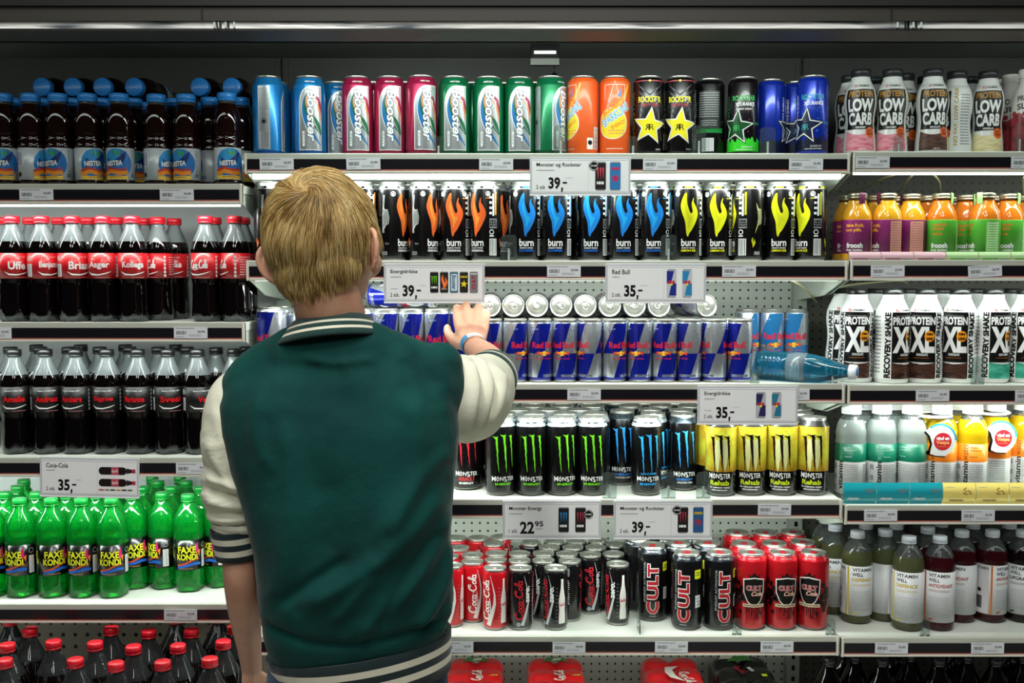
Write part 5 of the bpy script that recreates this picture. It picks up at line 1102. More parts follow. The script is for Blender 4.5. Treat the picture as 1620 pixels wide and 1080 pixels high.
def price_sign(px0, px1, py0, py1, title, tw, price, qty, pics, label, roll=0, sup=None, extra=None, small=None):
    Y = -.034; c = at((px0+px1)/2, (py0+py1)/2, Y); p0, p1 = at(px0, py0, Y), at(px1, py1, Y); W, H = (p1.x-p0.x)*1000, (p0.z-p1.z)*1000
    t = thing('price_sign', label, 'price sign', (c.x, Y, c.z), (0, math.radians(roll), 0), group='large price signs on the shelf rails')
    m = MB(); m.box(-W/2, W/2, 0, 3, -H/2, H/2, signedge, 1); m.box(-W/2+5, W/2-5, -.4, 1, -H/2+5, H/2-5, card)
    m.box(-W/2, W/2, -1.5, .2, -H/2-1, -H/2+1.6, pm('f4f6f8', .2), .5)
    for x in (-W*.3, W*.3): m.box(x-8, x+8, 2.8, 8.3, H/2-16, H/2-6, ACRYL)
    obj('sign_board', m.mesh('sign_board', False), t)
    a = Art(); L = -W/2+14
    a.text(title, L+tw/2, H/2-17, tw, 9.5, INK, 1, bold=.012); a.lines(L, L+tw*.4, H/2-29, H/2-26, 1, GREYINK, 1, h=.5)
    a.text(qty, L+9, -H/2+17, 19, 8, INK, 1, bold=.003); 
    if sup:
        a.text(price, L+38, -H/2+24, 30, 26, INK, 1, bold=.03); a.text(sup, L+63, -H/2+32, 18, 11.5, INK, 1, bold=.02); a.lines(L+56, L+70, -H/2+20, -H/2+23, 1, GREYINK, 1)
    else:
        a.text(price, L+37, -H/2+25, 24, 24, INK, 1, bold=.035); a.poly([(L+51, -H/2+16), (L+55, -H/2+16), (L+54, -H/2+8), (L+51, -H/2+6)], INK, 1); a.rect(L+54, L+63, -H/2+24, -H/2+27.5, INK, 1); a.lines(L+60, L+74, -H/2+35, -H/2+37, 1, cardgrey, 1)
    if small: a.lines(L, L+16, -H/2+28, -H/2+31, 1, cardgrey, 1)
    a.rect(W*.08, W*.08+.4, -H/2+8, H/2-8, cardgrey, 1); a.rect(-W/2+7, W/2-7, -H/2+7, -H/2+7.6, cardgrey, 1); a.rect(-W/2+7, W/2-7, H/2-7.6, H/2-7, cardgrey, 1)
    pics(a, W, H)
    m = MB(); a.flat(m, -.6); obj('sign_print', m.mesh('sign_print', False), t)
def two(a, W, H, A, B, x=(.70, .88), w=22, h=54): mini_can(a, -W/2+W*x[0], 0, w, h, *A); mini_can(a, -W/2+W*x[1], 0, w, h, *B)
MR = lambda a, W, H: (two(a, W, H, ('1a1418', m_claw('e0405a')), ('2a7ab8', m_star('c8205a')), (.70, .845), 22, 58), m_badge(a, -W/2+W*.635, 21))
price_sign(838, 998, 248, 309, 'Monster og Rockstar', 92, '39', '2 stk', MR, 'white price sign reading 39 on the top centre shelf')
price_sign(607, 767, 417, 479, 'Energidrikke', 56, '39', '2 stk.', lambda a, W, H: [mini_can(a, -W/2+W*(.50+.098*k), 2, 17, 44, c, f) for k, (c, f) in enumerate((('0c0c0c', m_claw('6fd21c')), ('161214', m_flame), ('2a6f8a', m_boost), ('1c1a14', m_star('f0e02a')), ('7a7c82', m_cult)))], 'price sign with five small cans above the person\'s raised hand', small=True)
price_sign(958, 1117, 417, 479, 'Red Bull', 36, '35', '2 stk.', lambda a, W, H: two(a, W, H, ('c8ccd2', m_bull('1c2a8c')), ('c8ccd2', m_bull('2a8ac0')), (.655, .81), 20, 58), 'price sign reading 35 with two slim cans, second centre shelf')
price_sign(1104, 1262, 610, 671, 'Energidrikke', 54, '35', '2 stk.', lambda a, W, H: two(a, W, H, ('b8bcc2', m_bull('2a2a5c')), ('b8bcc2', m_bull('2a7a98')), (.63, .785), 20, 54), 'price sign reading 35 above the yellow cans', small=True)
price_sign(795, 951, 792, 852, 'Monster Energy', 69, '22', '1 stk.', lambda a, W, H: (two(a, W, H, ('12161c', m_claw('2a8ac8')), ('1c1418', m_claw('b03048')), (.62, .79), 22, 54), m_badge(a, -W/2+W*.87, 12)), 'price sign reading 22 95 below the green clawed cans', sup='95')
price_sign(971, 1127, 792, 852, 'Monster og Rockstar', 93, '39', '2 stk.', lambda a, W, H: (two(a, W, H, ('1a1418', m_claw('b03048')), ('2a5a90', m_star('a8304a')), (.70, .855), 22, 56), m_badge(a, -W/2+W*.64, 21)), 'price sign reading 39 below the fourth centre shelf')
def cola_pics(a, W, H):
    for z in (15, -10):
        a.rect(20, 78, z-8, z+8, pm('171012', .4), 2, 7); a.rect(46, 62, z-8, z+8, pm('c0485a', .4), 3); a.sub(script_cola(WHITE, 13, 7, 0, 54, z, 4)); a.poly([(78, z-6), (90, z-3), (90, z+3), (78, z+6)], pm('2a1c20', .4), 2); a.rect(90, 97, z-4, z+4, pm('b8304a', .4), 3)
    for k, c in enumerate(('b8504a', '8a8a5a', '3a3a40', 'c8a020', '2a2a30', '5a5a30')): a.rect(20+k*12, 30+k*12, -27, -24, pm(c, .4), 2)
price_sign(62, 221, 724, 786, 'Coca-Cola', 46, '35', '2 stk.', cola_pics, 'price sign with two lying cola bottles, over the green sodas', roll=1.2)
# small shelf edge tags
def tag_mesh():
    m = MB(); m.box(-35, 35, -.8, 0, -12, 12, pm('d9dde2', .4)); a = Art()
    a.lines(-31, 8, 8, 10, 1, GREYINK, 1, h=.8, seed=3); a.barcode(-30, -8, -4, 3.5, None, 0); a.text('22,95', 22, 2, 15, 5, INK, 1, bold=.02)
    a.lines(-31, -14, -9.5, -7.5, 1, GREYINK, 1, h=.6); a.lines(-4, 22, -8, -3, 2, GREYINK, 1, h=.35, seed=6); a.flat(m, -.85); return m.mesh('price_tag', False)
TM = tag_mesh()
TAGS = {('l', 0): (58, 280), ('l', 1): (-8, 302), ('l', 2): (305,), ('l', 3): (286,), ('m', 0): (438, 575, 785, 1044, 1275), ('m', 1): (892, 1169), ('m', 2): (924, 1254), ('m', 3): (1225,), ('m', 4): (723, 900, 1062, 1229), ('r', 0): (1376, 1626), ('r', 1): (1404, 1558), ('r', 2): (1475, 1632), ('r', 3): (1393, 1547), ('r', 4): (1410, 1562)}
for (b, i), xs in TAGS.items():
    z = ZS[b][i]-.0205
    for n, px in enumerate(xs):
        X = xat(px, -.026, z); X = max(X, XB[b][0]+.043)
        t = thing('price_tag', 'white barcode tag on the %s rail%s' % (shelfn(b, i), '' if len(xs) == 1 else ', %s from left' % NUM[n]), 'price tag', (X, -.0268, z+random.uniform(-.001, .001)), (0, math.radians(random.uniform(-.8, .8) if px != 1558 else -3.5), 0), 'small price tags', TM)
# clear acrylic stops along the shelf fronts
def stop_mesh(w, h):
    m = MB(); pts = [(-w/2, 0), (w/2, 0), (w/2, h-8)]+[(w/2-8+8*math.cos(math.radians(t)), h-8+8*math.sin(math.radians(t))) for t in (30, 60, 90)]+[(-w/2+8+8*math.cos(math.radians(t)), h-8+8*math.sin(math.radians(t))) for t in (90, 120, 150, 180)]
    m.prism(pts, -2.2, -.4, ACRYL); m.box(-2, 2, -2.2, 1.5, 0, h*.45, pm('dfe8e6', .2, 0, .3)); m.box(-w/2, w/2, -.4, 3, 0, 2, ACRYL); return m.mesh('acrylic_stop', False)
SM = {k: stop_mesh(*k) for k in ((33, 54), (30, 56), (28, 58), (20, 36))}
STOPS = [('m', 0, 694, (20, 36), ''), ('m', 0, 887, (28, 58), ''), ('m', 0, 1001, (20, 36), ''), ('m', 0, 1105, (28, 58), ''), ('m', 0, 1213.5, (33, 54), ''), ('m', 1, 805, (33, 54), ''), ('m', 1, 1057, (33, 54), ''), ('m', 2, 1193, (20, 36), ''), ('m', 3, 964, (30, 56), ''), ('m', 3, 1057, (30, 56), ''), ('m', 3, 1112, (30, 56), ''),
         ('r', 0, 1420, (20, 36), ''), ('r', 0, 1611, (28, 58), ''), ('r', 2, 1545, (28, 58), ''), ('m', 4, 1165, (20, 36), ''), ('m', 2, 1316, (20, 36), ''), ('r', 4, 1462, (20, 36), ''), ('m', 4, 1314, (20, 36), '')]
STOPS.sort(key=lambda s: s[2]); cnt = {}
for b, i, px, k, _ in STOPS: cnt[(b, i)] = cnt.get((b, i), 0)+1
seen = {}
for b, i, px, k, _ in STOPS:
    seen[(b, i)] = seen.get((b, i), 0)+1
    X = min(xat(px, -.01, ZS[b][i]), XB[b][1]-.018)
    thing('acrylic_stop', 'small clear acrylic stop at the edge of the %s%s' % (shelfn(b, i), '' if cnt[(b, i)] == 1 else ', %s from left' % NUM[seen[(b, i)]-1]), 'shelf divider', (X, -.0128, ZS[b][i]+.0022), (0, 0, 0), 'clear acrylic stops', SM[k])
X = xat(1010, .02, ZS['m'][4]); m = MB(); m.add([(-1, 0, 0), (1, 0, 0), (-1, 52, 0), (1, 52, 0), (-1, 0, 18), (1, 0, 18), (-1, 52, 120), (1, 52, 120)], [(0, 4, 6, 2), (1, 3, 7, 5), (0, 1, 5, 4), (4, 5, 7, 6), (2, 6, 7, 3), (0, 2, 3, 1)], ACRYL)
thing('acrylic_divider', 'sloping clear fin between the small cola cans and tall black cans', 'shelf divider', (X, -.008, ZS['m'][4]+.0005), (0, 0, 0), None, m.mesh('divider', False))
# promotional strips on the right bay
def promo(i, px0, px1, h, segs, label, textf):
    z = ZS['r'][i]; x0, x1 = max(xat(px0, -.01, z), XB['r'][0]+.004)*1000, xat(px1, -.01, z)*1000; n = len(segs); w = (x1-x0)/n
    t = thing('promo_strip', label, 'label strip', (x0/1000, 0, z)); 
    m = MB(); prof = [(-6-6*math.sin(PI*k/8), h*k/8) for k in range(9)]
    m.box(0, x1-x0, -5, 0, .5, h, ACRYL)
    obj('strip_holder', m.mesh('strip_holder', False), t)
    for k, c in enumerate(segs):
        m = MB(); xa, xb = k*w+.6, (k+1)*w-.6; cm = pm(c, .12, 0, .6); vs = [(x, y, zz) for y, zz in prof for x in (xa, xb)]
        m.add(vs, [(2*j, 2*j+1, 2*j+3, 2*j+2) for j in range(8)], cm)
        a = Art(); textf(a, k, w, h)
        for vs_, fs, mm, l in a.items:
            m.add([(xa+w/2+x, -6.3-6*math.sin(PI*max(0, min(1, zz/h)))-.1*l, zz) for x, zz in vs_], fs, mm)
        obj('printed_panel', m.mesh('printed_panel'), t, label={'e0b8c4': 'pinkish panel', 'b4d8a0': 'pale green panel', '1f9aa8': 'teal panel', 'f0dc7a': 'yellow panel'}[c])
def t1(a, k, w, h): a.rect(-w*.38, w*.1, 1.5, h*.3, pm('b06a88' if k < 3 else '6fb84a', .3), 1); a.lines(w*.15, w*.45, 1.5, h*.3, 1, GREYINK, 1)
def t2(a, k, w, h):
    if k < 3: a.text('vitamin', -w*.22, 13, 26, 5, WHITE, 1, bold=.03); a.poly([(6, 33), (32, 33), (24, 27), (20, 23), (14, 27)], pm('5a7a84', .4), 1)
    else: a.text('vitamin', -w*.1, 9, 30, 5, pm('6a4a1a', .4), 1, bold=.03); a.stroke([(14, 36), (8, 32), (14, 28), (6, 24), (16, 22)], 2, pm('8a5a2a', .4), 1); a.stroke([(16, 30), (22, 28), (20, 22), (26, 24)], 2, pm('8a5a2a', .4), 1); a.lines(-30, -12, 36, 38, 1, GREYINK, 1)
promo(1, 1331, 1650, 19, ['e0b8c4']*3+['b4d8a0']*3, 'glossy pink and green promo strip in front of the juice bottles', t1)
promo(3, 1316, 1648, 46, ['1f9aa8']*3+['f0dc7a']*3, 'curved teal and yellow promo strip before the vitamin bottles', t2)
# helmet shaped neck cards
for n, (px, py, Y, lab) in enumerate(((1487, 696, .013, 'white helmet shaped neck card, whole, on an orange vitamin bottle'), (1583, 691, .050, 'white helmet shaped neck card partly behind the orange bottle, nearer the right edge'))):
    c = at(px, py, Y); t = thing('neck_card', lab, 'neck card', tuple(c), group='helmet cards hanging on bottle necks'); m = MB(); a = Art()
    hel = [(35*math.cos(math.radians(q)), 35*math.sin(math.radians(q))) for q in range(-50, 145, 12)] + [(-32, 17), (-24, 8), (-19, -8), (-22, -28), (-8, -34), (12, -35)]
    m.prism(hel, 0, 1.2, LBLWHITE)
    a.stroke([(34*math.cos(math.radians(q)), 34*math.sin(math.radians(q))) for q in range(0, 140, 10)], 4, pm('2fa0c8', .35), 1); a.stroke([(-33, 18), (-24, 8), (-19, -8), (-24, -30)], 5, INK, 1); a.disc(-25, -27, 5, INK, 1); a.stroke([(-24, -31), (-8, -35), (12, -36)], 2.5, INK, 1)
    a.disc(6, -3, 19, pm('c8242f', .35), 1, 32); a.text('vind en', 6, 4, 28, 8, WHITE, 2, bold=.05); a.text('Vespa', 6, -6, 29, 10, pm('f0a868', .35), 2, bold=.05); a.lines(-6, 16, -15, -13, 1, pm('f0a868', .35), 2)
    a.flat(m, 0); obj('helmet_card', m.mesh('helmet_card', False), t)
    zb_ = ZS['r'][3]+.184; yb_ = (.055 if n == 0 else .10); m = MB()
    m.tube([(34*math.cos(2*PI*k/24), (yb_-Y)*1000+34*.66*math.sin(2*PI*k/24), (zb_-c.z)*1000+3*math.sin(2*PI*k/24)) for k in range(25)], 9, LBLWHITE, 8, flat=.2) 
    obj('neck_ring', m.mesh('neck_ring'), t)
# ================================================================== the shopper
import numpy as np
from mathutils import noise as mnoise
def cr(P, n=6):
    """Catmull-Rom through a list of equal-length tuples"""
    Q = []
    for i in range(len(P)-1):
        p = [P[max(i-1, 0)], P[i], P[i+1], P[min(i+2, len(P)-1)]]
        for k in range(n):
            t = k/n; Q.append(tuple(.5*((2*b)+(c-a)*t+(2*a-5*b+4*c-d)*t*t+(3*b-a-3*c+d)*t**3) for a, b, c, d in zip(*p)))
    Q.append(tuple(P[-1])); return Q
def limb(m, P, mat, seg=20, n=6, flat=1.0):
    """P: (x, y, z, radius) in metres; rounded ends"""
    Q = cr(P, n); pts = [Vector(q[:3])*1000 for q in Q]; rad = [q[3]*1000 for q in Q]
    a = (pts[0]-pts[1]).normalized(); b = (pts[-1]-pts[-2]).normalized(); r0, r1 = rad[0], rad[-1]
    pre = [(pts[0]+a*r0*math.sin(t), r0*math.cos(t)) for t in (1.45, 1.1, .7, .35)]; post = [(pts[-1]+b*r1*math.sin(t), r1*math.cos(t)) for t in (.35, .7, 1.1, 1.45)]
    pts = [p for p, _ in pre]+pts+[p for p, _ in post]; rad = [r for _, r in pre]+rad+[r for _, r in post]
    m.tube(pts, 1, mat, seg, rad, flat)
def ball(m, c, rx, ry, rz, mat, R=None, seg=28):
    bm = bmesh.new(); bmesh.ops.create_uvsphere(bm, u_segments=seg, v_segments=seg//2+2, radius=1)
    R = R or Matrix.Identity(3)
    for v in bm.verts: v.co = (Vector(c) + R @ Vector((v.co.x*rx, v.co.y*ry, v.co.z*rz)))*1000
    m.addbm(bm, mat)
def rings_loft(m, rings, mat, n=48, caps=True, close=False):
    """rings: (centre, half width, half depth, rotation matrix, power) in metres"""
    vs = []; fs = []
    for c, a, b, R, pw in rings:
        for k in range(n):
            t = 2*PI*k/n; ct, st = math.cos(t), math.sin(t)
            p = Vector((a*math.copysign(abs(ct)**pw, ct), b*math.copysign(abs(st)**pw, st), 0)); vs.append((Vector(c)+R @ p)*1000)
    for i in range(len(rings)-1):
        for k in range(n): l = (k+1) % n; fs.append((i*n+k, i*n+l, (i+1)*n+l, (i+1)*n+k))
    if caps: fs.append(tuple(range(n))[::-1]); fs.append(tuple((len(rings)-1)*n+k for k in range(n)))
    m.add(vs, fs, mat)
def fuse(m, voxel, smooth=6, fac=.5, name='body'):
    """fuse the closed shapes into one continuous skin"""
    me = m.mesh('tmp'); o = bpy.data.objects.new('tmp', me); COL.objects.link(o)
    r = o.modifiers.new('r', 'REMESH'); r.mode = 'VOXEL'; r.voxel_size = voxel; r.use_smooth_shade = True
    if smooth: s = o.modifiers.new('s', 'SMOOTH'); s.factor = fac; s.iterations = smooth
    dg = bpy.context.evaluated_depsgraph_get(); out = bpy.data.meshes.new_from_object(o.evaluated_get(dg)); out.name = name
    bpy.data.objects.remove(o); bpy.data.meshes.remove(me); out.materials.clear()
    for mt in m.mats: out.materials.append(mt)
    out.polygons.foreach_set('use_smooth', [True]*len(out.polygons)); return out
def coords(me):
    a = np.empty(len(me.vertices)*3, np.float32); me.vertices.foreach_get('co', a); return a.reshape(-1, 3)
def normals(me):
    a = np.empty(len(me.vertices)*3, np.float32); me.vertices.foreach_get('normal', a); return a.reshape(-1, 3)
def setco(me, c): me.vertices.foreach_set('co', c.astype(np.float32).ravel()); me.update()
def project(c):
    dy, dz = c[:, 1]+CD, c[:, 2]-CZ; d = dy*math.cos(TH)-dz*math.sin(TH); up = dy*math.sin(TH)+dz*math.cos(TH)
    return 810+F*c[:, 0]/d, 540-F*up/d
def folds(me, F_, back=True):
    """soft cloth folds: each (polyline, width, height) runs over the cloth along the given course"""
    c, n = coords(me), normals(me)
    if float(((c-c.mean(0))*n).sum(1).mean()) < 0: n = -n
    px, py = project(c); D = np.zeros(len(c))
    for pts, w, h in F_:
        w, h = w*1.15, h*1.9
        pts = [q[:2] for q in cr([tuple(map(float, p)) for p in pts], 5)] if len(pts) > 2 else pts
        best = np.full(len(c), 1e9)
        for (x0, y0), (x1, y1) in zip(pts, pts[1:]):
            L2 = (x1-x0)**2+(y1-y0)**2; t = np.clip(((px-x0)*(x1-x0)+(py-y0)*(y1-y0))/L2, 0, 1)
            best = np.minimum(best, np.hypot(px-x0-t*(x1-x0), py-y0-t*(y1-y0)))
        ends = np.minimum(np.hypot(px-pts[0][0], py-pts[0][1]), np.hypot(px-pts[-1][0], py-pts[-1][1]))
        D += h*np.exp(-(best/w)**2)*np.clip(ends/(w*2.2), 0.15, 1)
    D += np.array([.0022*mnoise.noise(Vector((float(x)*9+float(z)*5, float(y)*4, float(z)*7-float(x)*4))) for x, y, z in c])
    D *= np.clip(-n[:, 1]*2+.4, 0, 1); setco(me, c+n*D[:, None]); return me
# materials
def cloth(name, col, col2, sheen=.3, scale=260, weave=.35):
    m, N, L = nodes_mat(name); out = N('ShaderNodeOutputMaterial'); b = N('ShaderNodeBsdfPrincipled'); tc = N('ShaderNodeTexCoord')
    n1 = N('ShaderNodeTexNoise'); n1.inputs['Scale'].default_value = 9; n1.inputs['Detail'].default_value = 5; L(tc.outputs['Object'], n1.inputs['Vector'])
    r = N('ShaderNodeValToRGB'); r.color_ramp.elements[0].color = lin(col); r.color_ramp.elements[1].color = lin(col2); r.color_ramp.elements[0].position = .35; r.color_ramp.elements[1].position = .68
    L(n1.outputs[0], r.inputs[0]); L(r.outputs[0], b.inputs['Base Color']); b.inputs['Roughness'].default_value = .85; b.inputs['Sheen Weight'].default_value = sheen; b.inputs['Sheen Roughness'].default_value = .4
    b.inputs['Specular IOR Level'].default_value = .2
    n2 = N('ShaderNodeTexNoise'); n2.inputs['Scale'].default_value = scale; n2.inputs['Detail'].default_value = 2; L(tc.outputs['Object'], n2.inputs['Vector'])
    n3 = N('ShaderNodeTexNoise'); n3.inputs['Scale'].default_value = 22; n3.inputs['Detail'].default_value = 3; L(tc.outputs['Object'], n3.inputs['Vector'])
    b1 = N('ShaderNodeBump'); b1.inputs['Strength'].default_value = weave; b1.inputs['Distance'].default_value = .0008; L(n2.outputs[0], b1.inputs['Height'])
    b2 = N('ShaderNodeBump'); b2.inputs['Strength'].default_value = .5; b2.inputs['Distance'].default_value = .006; L(n3.outputs[0], b2.inputs['Height']); L(b1.outputs[0], b2.inputs['Normal'])
    L(b2.outputs[0], b.inputs['Normal']); L(b.outputs[0], out.inputs[0]); return m
TEAL = cloth('teal_sweat_fabric', '063a38', '0b4c47', .12); CREAMC = cloth('cream_sweat_fabric', 'eceed6', 'f2f3e0', .05)
def rib(name, col):
    m, N, L = nodes_mat(name); out = N('ShaderNodeOutputMaterial'); b = N('ShaderNodeBsdfPrincipled'); b.inputs['Base Color'].default_value = lin(col); b.inputs['Roughness'].default_value = .9; b.inputs['Sheen Weight'].default_value = .2
    tc = N('ShaderNodeTexCoord'); sx = N('ShaderNodeSeparateXYZ'); at2 = N('ShaderNodeMath'); at2.operation = 'ARCTAN2'; L(tc.outputs['Object'], sx.inputs[0]); L(sx.outputs[0], at2.inputs[0]); L(sx.outputs[1], at2.inputs[1])
    mu = N('ShaderNodeMath'); mu.operation = 'MULTIPLY'; mu.inputs[1].default_value = 150; L(at2.outputs[0], mu.inputs[0]); si = N('ShaderNodeMath'); si.operation = 'SINE'; L(mu.outputs[0], si.inputs[0])
    bp = N('ShaderNodeBump'); bp.inputs['Strength'].default_value = .5; bp.inputs['Distance'].default_value = .001; L(si.outputs[0], bp.inputs['Height']); L(bp.outputs[0], b.inputs['Normal']); L(b.outputs[0], out.inputs[0]); return m
RIBG, RIBW, RIBK = rib('rib_dark_green', '123a36'), rib('rib_white', 'dfdcc8'), rib('rib_dark', '0a2226')
skin, N_, L_ = nodes_mat('skin'); _o = N_('ShaderNodeOutputMaterial'); _b = N_('ShaderNodeBsdfPrincipled'); _t = N_('ShaderNodeTexCoord'); _n = N_('ShaderNodeTexNoise'); _n.inputs['Scale'].default_value = 24; _n.inputs['Detail'].default_value = 5
_r = N_('ShaderNodeValToRGB'); _r.color_ramp.elements[0].color = lin('d8997c'); _r.color_ramp.elements[1].color = lin('e8b698'); _r.color_ramp.elements[0].position = .3; _r.color_ramp.elements[1].position = .7
_n2 = N_('ShaderNodeTexNoise'); _n2.inputs['Scale'].default_value = 300; _bp = N_('ShaderNodeBump'); _bp.inputs['Strength'].default_value = .15; _bp.inputs['Distance'].default_value = .0006
L_(_t.outputs['Object'], _n.inputs[0]); L_(_t.outputs['Object'], _n2.inputs[0]); L_(_n2.outputs[0], _bp.inputs['Height']); L_(_bp.outputs[0], _b.inputs['Normal']); L_(_n.outputs[0], _r.inputs[0]); L_(_r.outputs[0], _b.inputs['Base Color'])
_b.inputs['Roughness'].default_value = .5; _b.inputs['Subsurface Weight'].default_value = .12; _b.inputs['Subsurface Radius'].default_value = (1, .35, .2); _b.inputs['Subsurface Scale'].default_value = .006; L_(_b.outputs[0], _o.inputs[0])
denim = cloth('denim', '2c3f5c', '4a607e', .1, 700, .5)
def A4(px, py, Y, r): v = at(px, py, Y); return (v.x, v.y, v.z, r)
PY = -.62
# ---- head frame
HC = at(508, 372, PY); HR = Matrix.Rotation(math.radians(-13), 3, 'Z') @ Matrix.Rotation(math.radians(-8), 3, 'Y') @ Matrix.Rotation(math.radians(-4), 3, 'X')
HRI = HR.inverted()
def H(x, y, z): return HC + HR @ Vector((x, y, z))
RX, RY, RZ = .0760, .0930, .0960
m = MB()
ball(m, H(0, 0, 0), RX, RY, RZ*.97, skin, HR, 40); ball(m, H(0, .012, -.035), RX*.90, RY*.86, .075, skin, HR); ball(m, H(0, -.026, -.052), .061, .052, .062, skin, HR); ball(m, H(0, .050, -.062), .046, .048, .052, skin, HR)
ball(m, H(0, .066, -.098), .022, .018, .015, skin, HR); ball(m, H(0, .097, -.045), .010, .014, .011, skin, HR); limb(m, [tuple(H(0, .088, -.012))+(.006,), tuple(H(0, .101, -.040))+(.0085,)], skin, 12)
ball(m, H(0, .088, -.074), .020, .010, .0055, skin, HR); ball(m, H(0, .087, -.083), .018, .010, .006, skin, HR)
for s in (-1, 1):
    ball(m, H(s*.030, .080, -.016), .014, .010, .009, skin, HR); ball(m, H(s*.045, .058, -.045), .024, .024, .024, skin, HR); ball(m, H(s*.030, .082, .008), .020, .008, .005, skin, HR)
    # ear: bowl, rim and lobe, standing off the side of the head
    e0 = lambda a, o_=0: H(s*(.0780+(.0150 if s > 0 else .0210)*max(0, math.cos(a-.3))+o_), -.004-.014*math.cos(a-.25), -.034+.030*math.sin(a))
    limb(m, [tuple(e0(a))+(r,) for a, r in ((-1.9, .005), (-1.2, .0048), (-.5, .0042), (.3, .0044), (1.1, .0046), (1.9, .0044), (2.5, .0038))], skin, 12)
    ball(m, H(s*(.0800 if s > 0 else .0850), -.002, -.032), .0065, .014, .024, skin, HR @ Matrix.Rotation(s*.75, 3, 'Z')); ball(m, H(s*.0765, .006, -.055), .0055, .008, .009, skin, HR)
# ---- neck and trunk
NB = at(524, 535, PY+.005)
nk = [tuple(H(0, -.022, -.045))+(.050,), tuple(H(.002, -.020, -.080))+(.0485,), A4(523, 498, PY-.002, .0525), A4(527, 545, PY+.006, .050)]
limb(m, nk, skin, 32)
SL, SR = at(378, 622, PY+.01), at(690, 600, PY+.03)
HIP = at(566, 1075, PY+.02); CH = at(542, 700, PY)
limb(m, [tuple(SL)+(.034,), A4(450, 598, PY+.01, .042), A4(530, 580, PY+.01, .046), A4(620, 592, PY+.01, .042), tuple(SR)+(.040,)], skin, 24)
rings_loft(m, [(tuple(c), a, b, Matrix.Identity(3), .85) for c, a, b in ((at(534, 600, PY), .118, .06), (CH, .135, .082), (at(552, 850, PY), .118, .078), (at(560, 960, PY), .112, .072), (HIP, .112, .070), (at(566, 1150, PY+.02), .10, .066))], skin, 40)
# ---- left arm, hanging, bent slightly forward
EL = at(376, 905, PY+.015); WL = at(398, 1056, PY+.16)
limb(m, [tuple(SL)+(.034,), A4(376, 760, PY+.01, .031), A4(378, 860, PY+.015, .0270), A4(381, 910, PY+.02, .0272), A4(387, 965, PY+.06, .0262), A4(394, 1020, PY+.115, .0205), tuple(WL)+(.0175,)], skin, 24)
def hand(m, W, fwd, side, back, fingers, thumb, wr=.019, palm=None):
    """fingers: list of joint lists (world x, y, z, radius)"""
    for f in fingers: limb(m, f, skin, 12, 5)
    limb(m, thumb, skin, 12, 5)
# left hand hangs below, relaxed and slightly curled
d1 = (WL-EL).normalized(); pl = WL + Vector((.002, .020, -.045)); fx = Vector((.18, .98, 0)).normalized()
for k in range(4):
    b0 = WL+Vector((.0, .0, -.012)); u = fx*(.026-.0175*k); k0 = WL + Vector((0, .012, -.078+abs(k-1.3)*.003)) + u
    L_f = (.036, .040, .037, .029)[k]
    k1 = k0 + Vector((.006, .004, -L_f)); k2 = k1 + Vector((.012, -.002, -L_f*.55)); k3 = k2+Vector((.013, -.004, -L_f*.35))
    limb(m, [tuple(b0+u*.45)+(.0125,), tuple((b0+k0)/2+u*.1)+(.0115,), tuple(k0)+(.0098,), tuple(k1)+(.0082,), tuple(k2)+(.0074,), tuple(k3)+(.0066,)], skin, 12, 4)
tb = WL+Vector((.004, .014, -.020)); limb(m, [tuple(tb)+(.012,), tuple(tb+Vector((.012, .024, -.020)))+(.0105,), tuple(tb+Vector((.018, .030, -.045)))+(.0088,), tuple(tb+Vector((.021, .026, -.064)))+(.0075,)], skin, 12, 4)
# ---- right arm, reaching to the cans
ER = at(772, 612, -.35); WR = at(750, 549, -.150)
limb(m, [tuple(SR)+(.043,), A4(722, 612, PY+.12, .040), A4(752, 618, -.42, .036), tuple(ER)+(.0330,), A4(783, 590, -.29, .0320), A4(771, 566, -.22, .0275), tuple(WR)+(.0215,)], skin, 24)
J = {'i': [(737, 540, -.125, .0125), (729, 522, -.095, .0118), (724, 507, -.070, .0100), (722, 490, -.040, .0088), (723, 487, -.014, .0078), (724, 491, .004, .0068)],
     'm': [(744, 538, -.125, .0130), (742, 520, -.095, .0118), (739, 503, -.068, .0104), (737.5, 484, -.038, .0090), (738, 481, -.010, .0080), (739, 484, .012, .0068)],
     'r': [(752, 538, -.125, .0130), (753, 520, -.095, .0116), (755, 504, -.068, .0100), (756.5, 487, -.040, .0087), (757, 484, -.013, .0078), (757, 487, .008, .0066)],
     'p': [(759, 540, -.125, .0120), (764, 525, -.097, .0108), (768, 511, -.072, .0092), (770, 497, -.047, .0078), (770, 493, -.024, .0070), (770, 495, -.006, .0060)]}
for k, f in J.items(): limb(m, [A4(*q) for q in f], skin, 14, 5)
limb(m, [A4(*q) for q in ((738, 546, -.135, .0125), (724, 541, -.105, .0135), (714, 534, -.078, .0108), (708.5, 525, -.056, .0090), (707.5, 518, -.040, .0078))], skin, 14, 5)
for px_, py_ in ((731, 531), (744, 528), (757, 530)): ball(m, at(px_, py_, -.106), .015, .010, .024, skin)
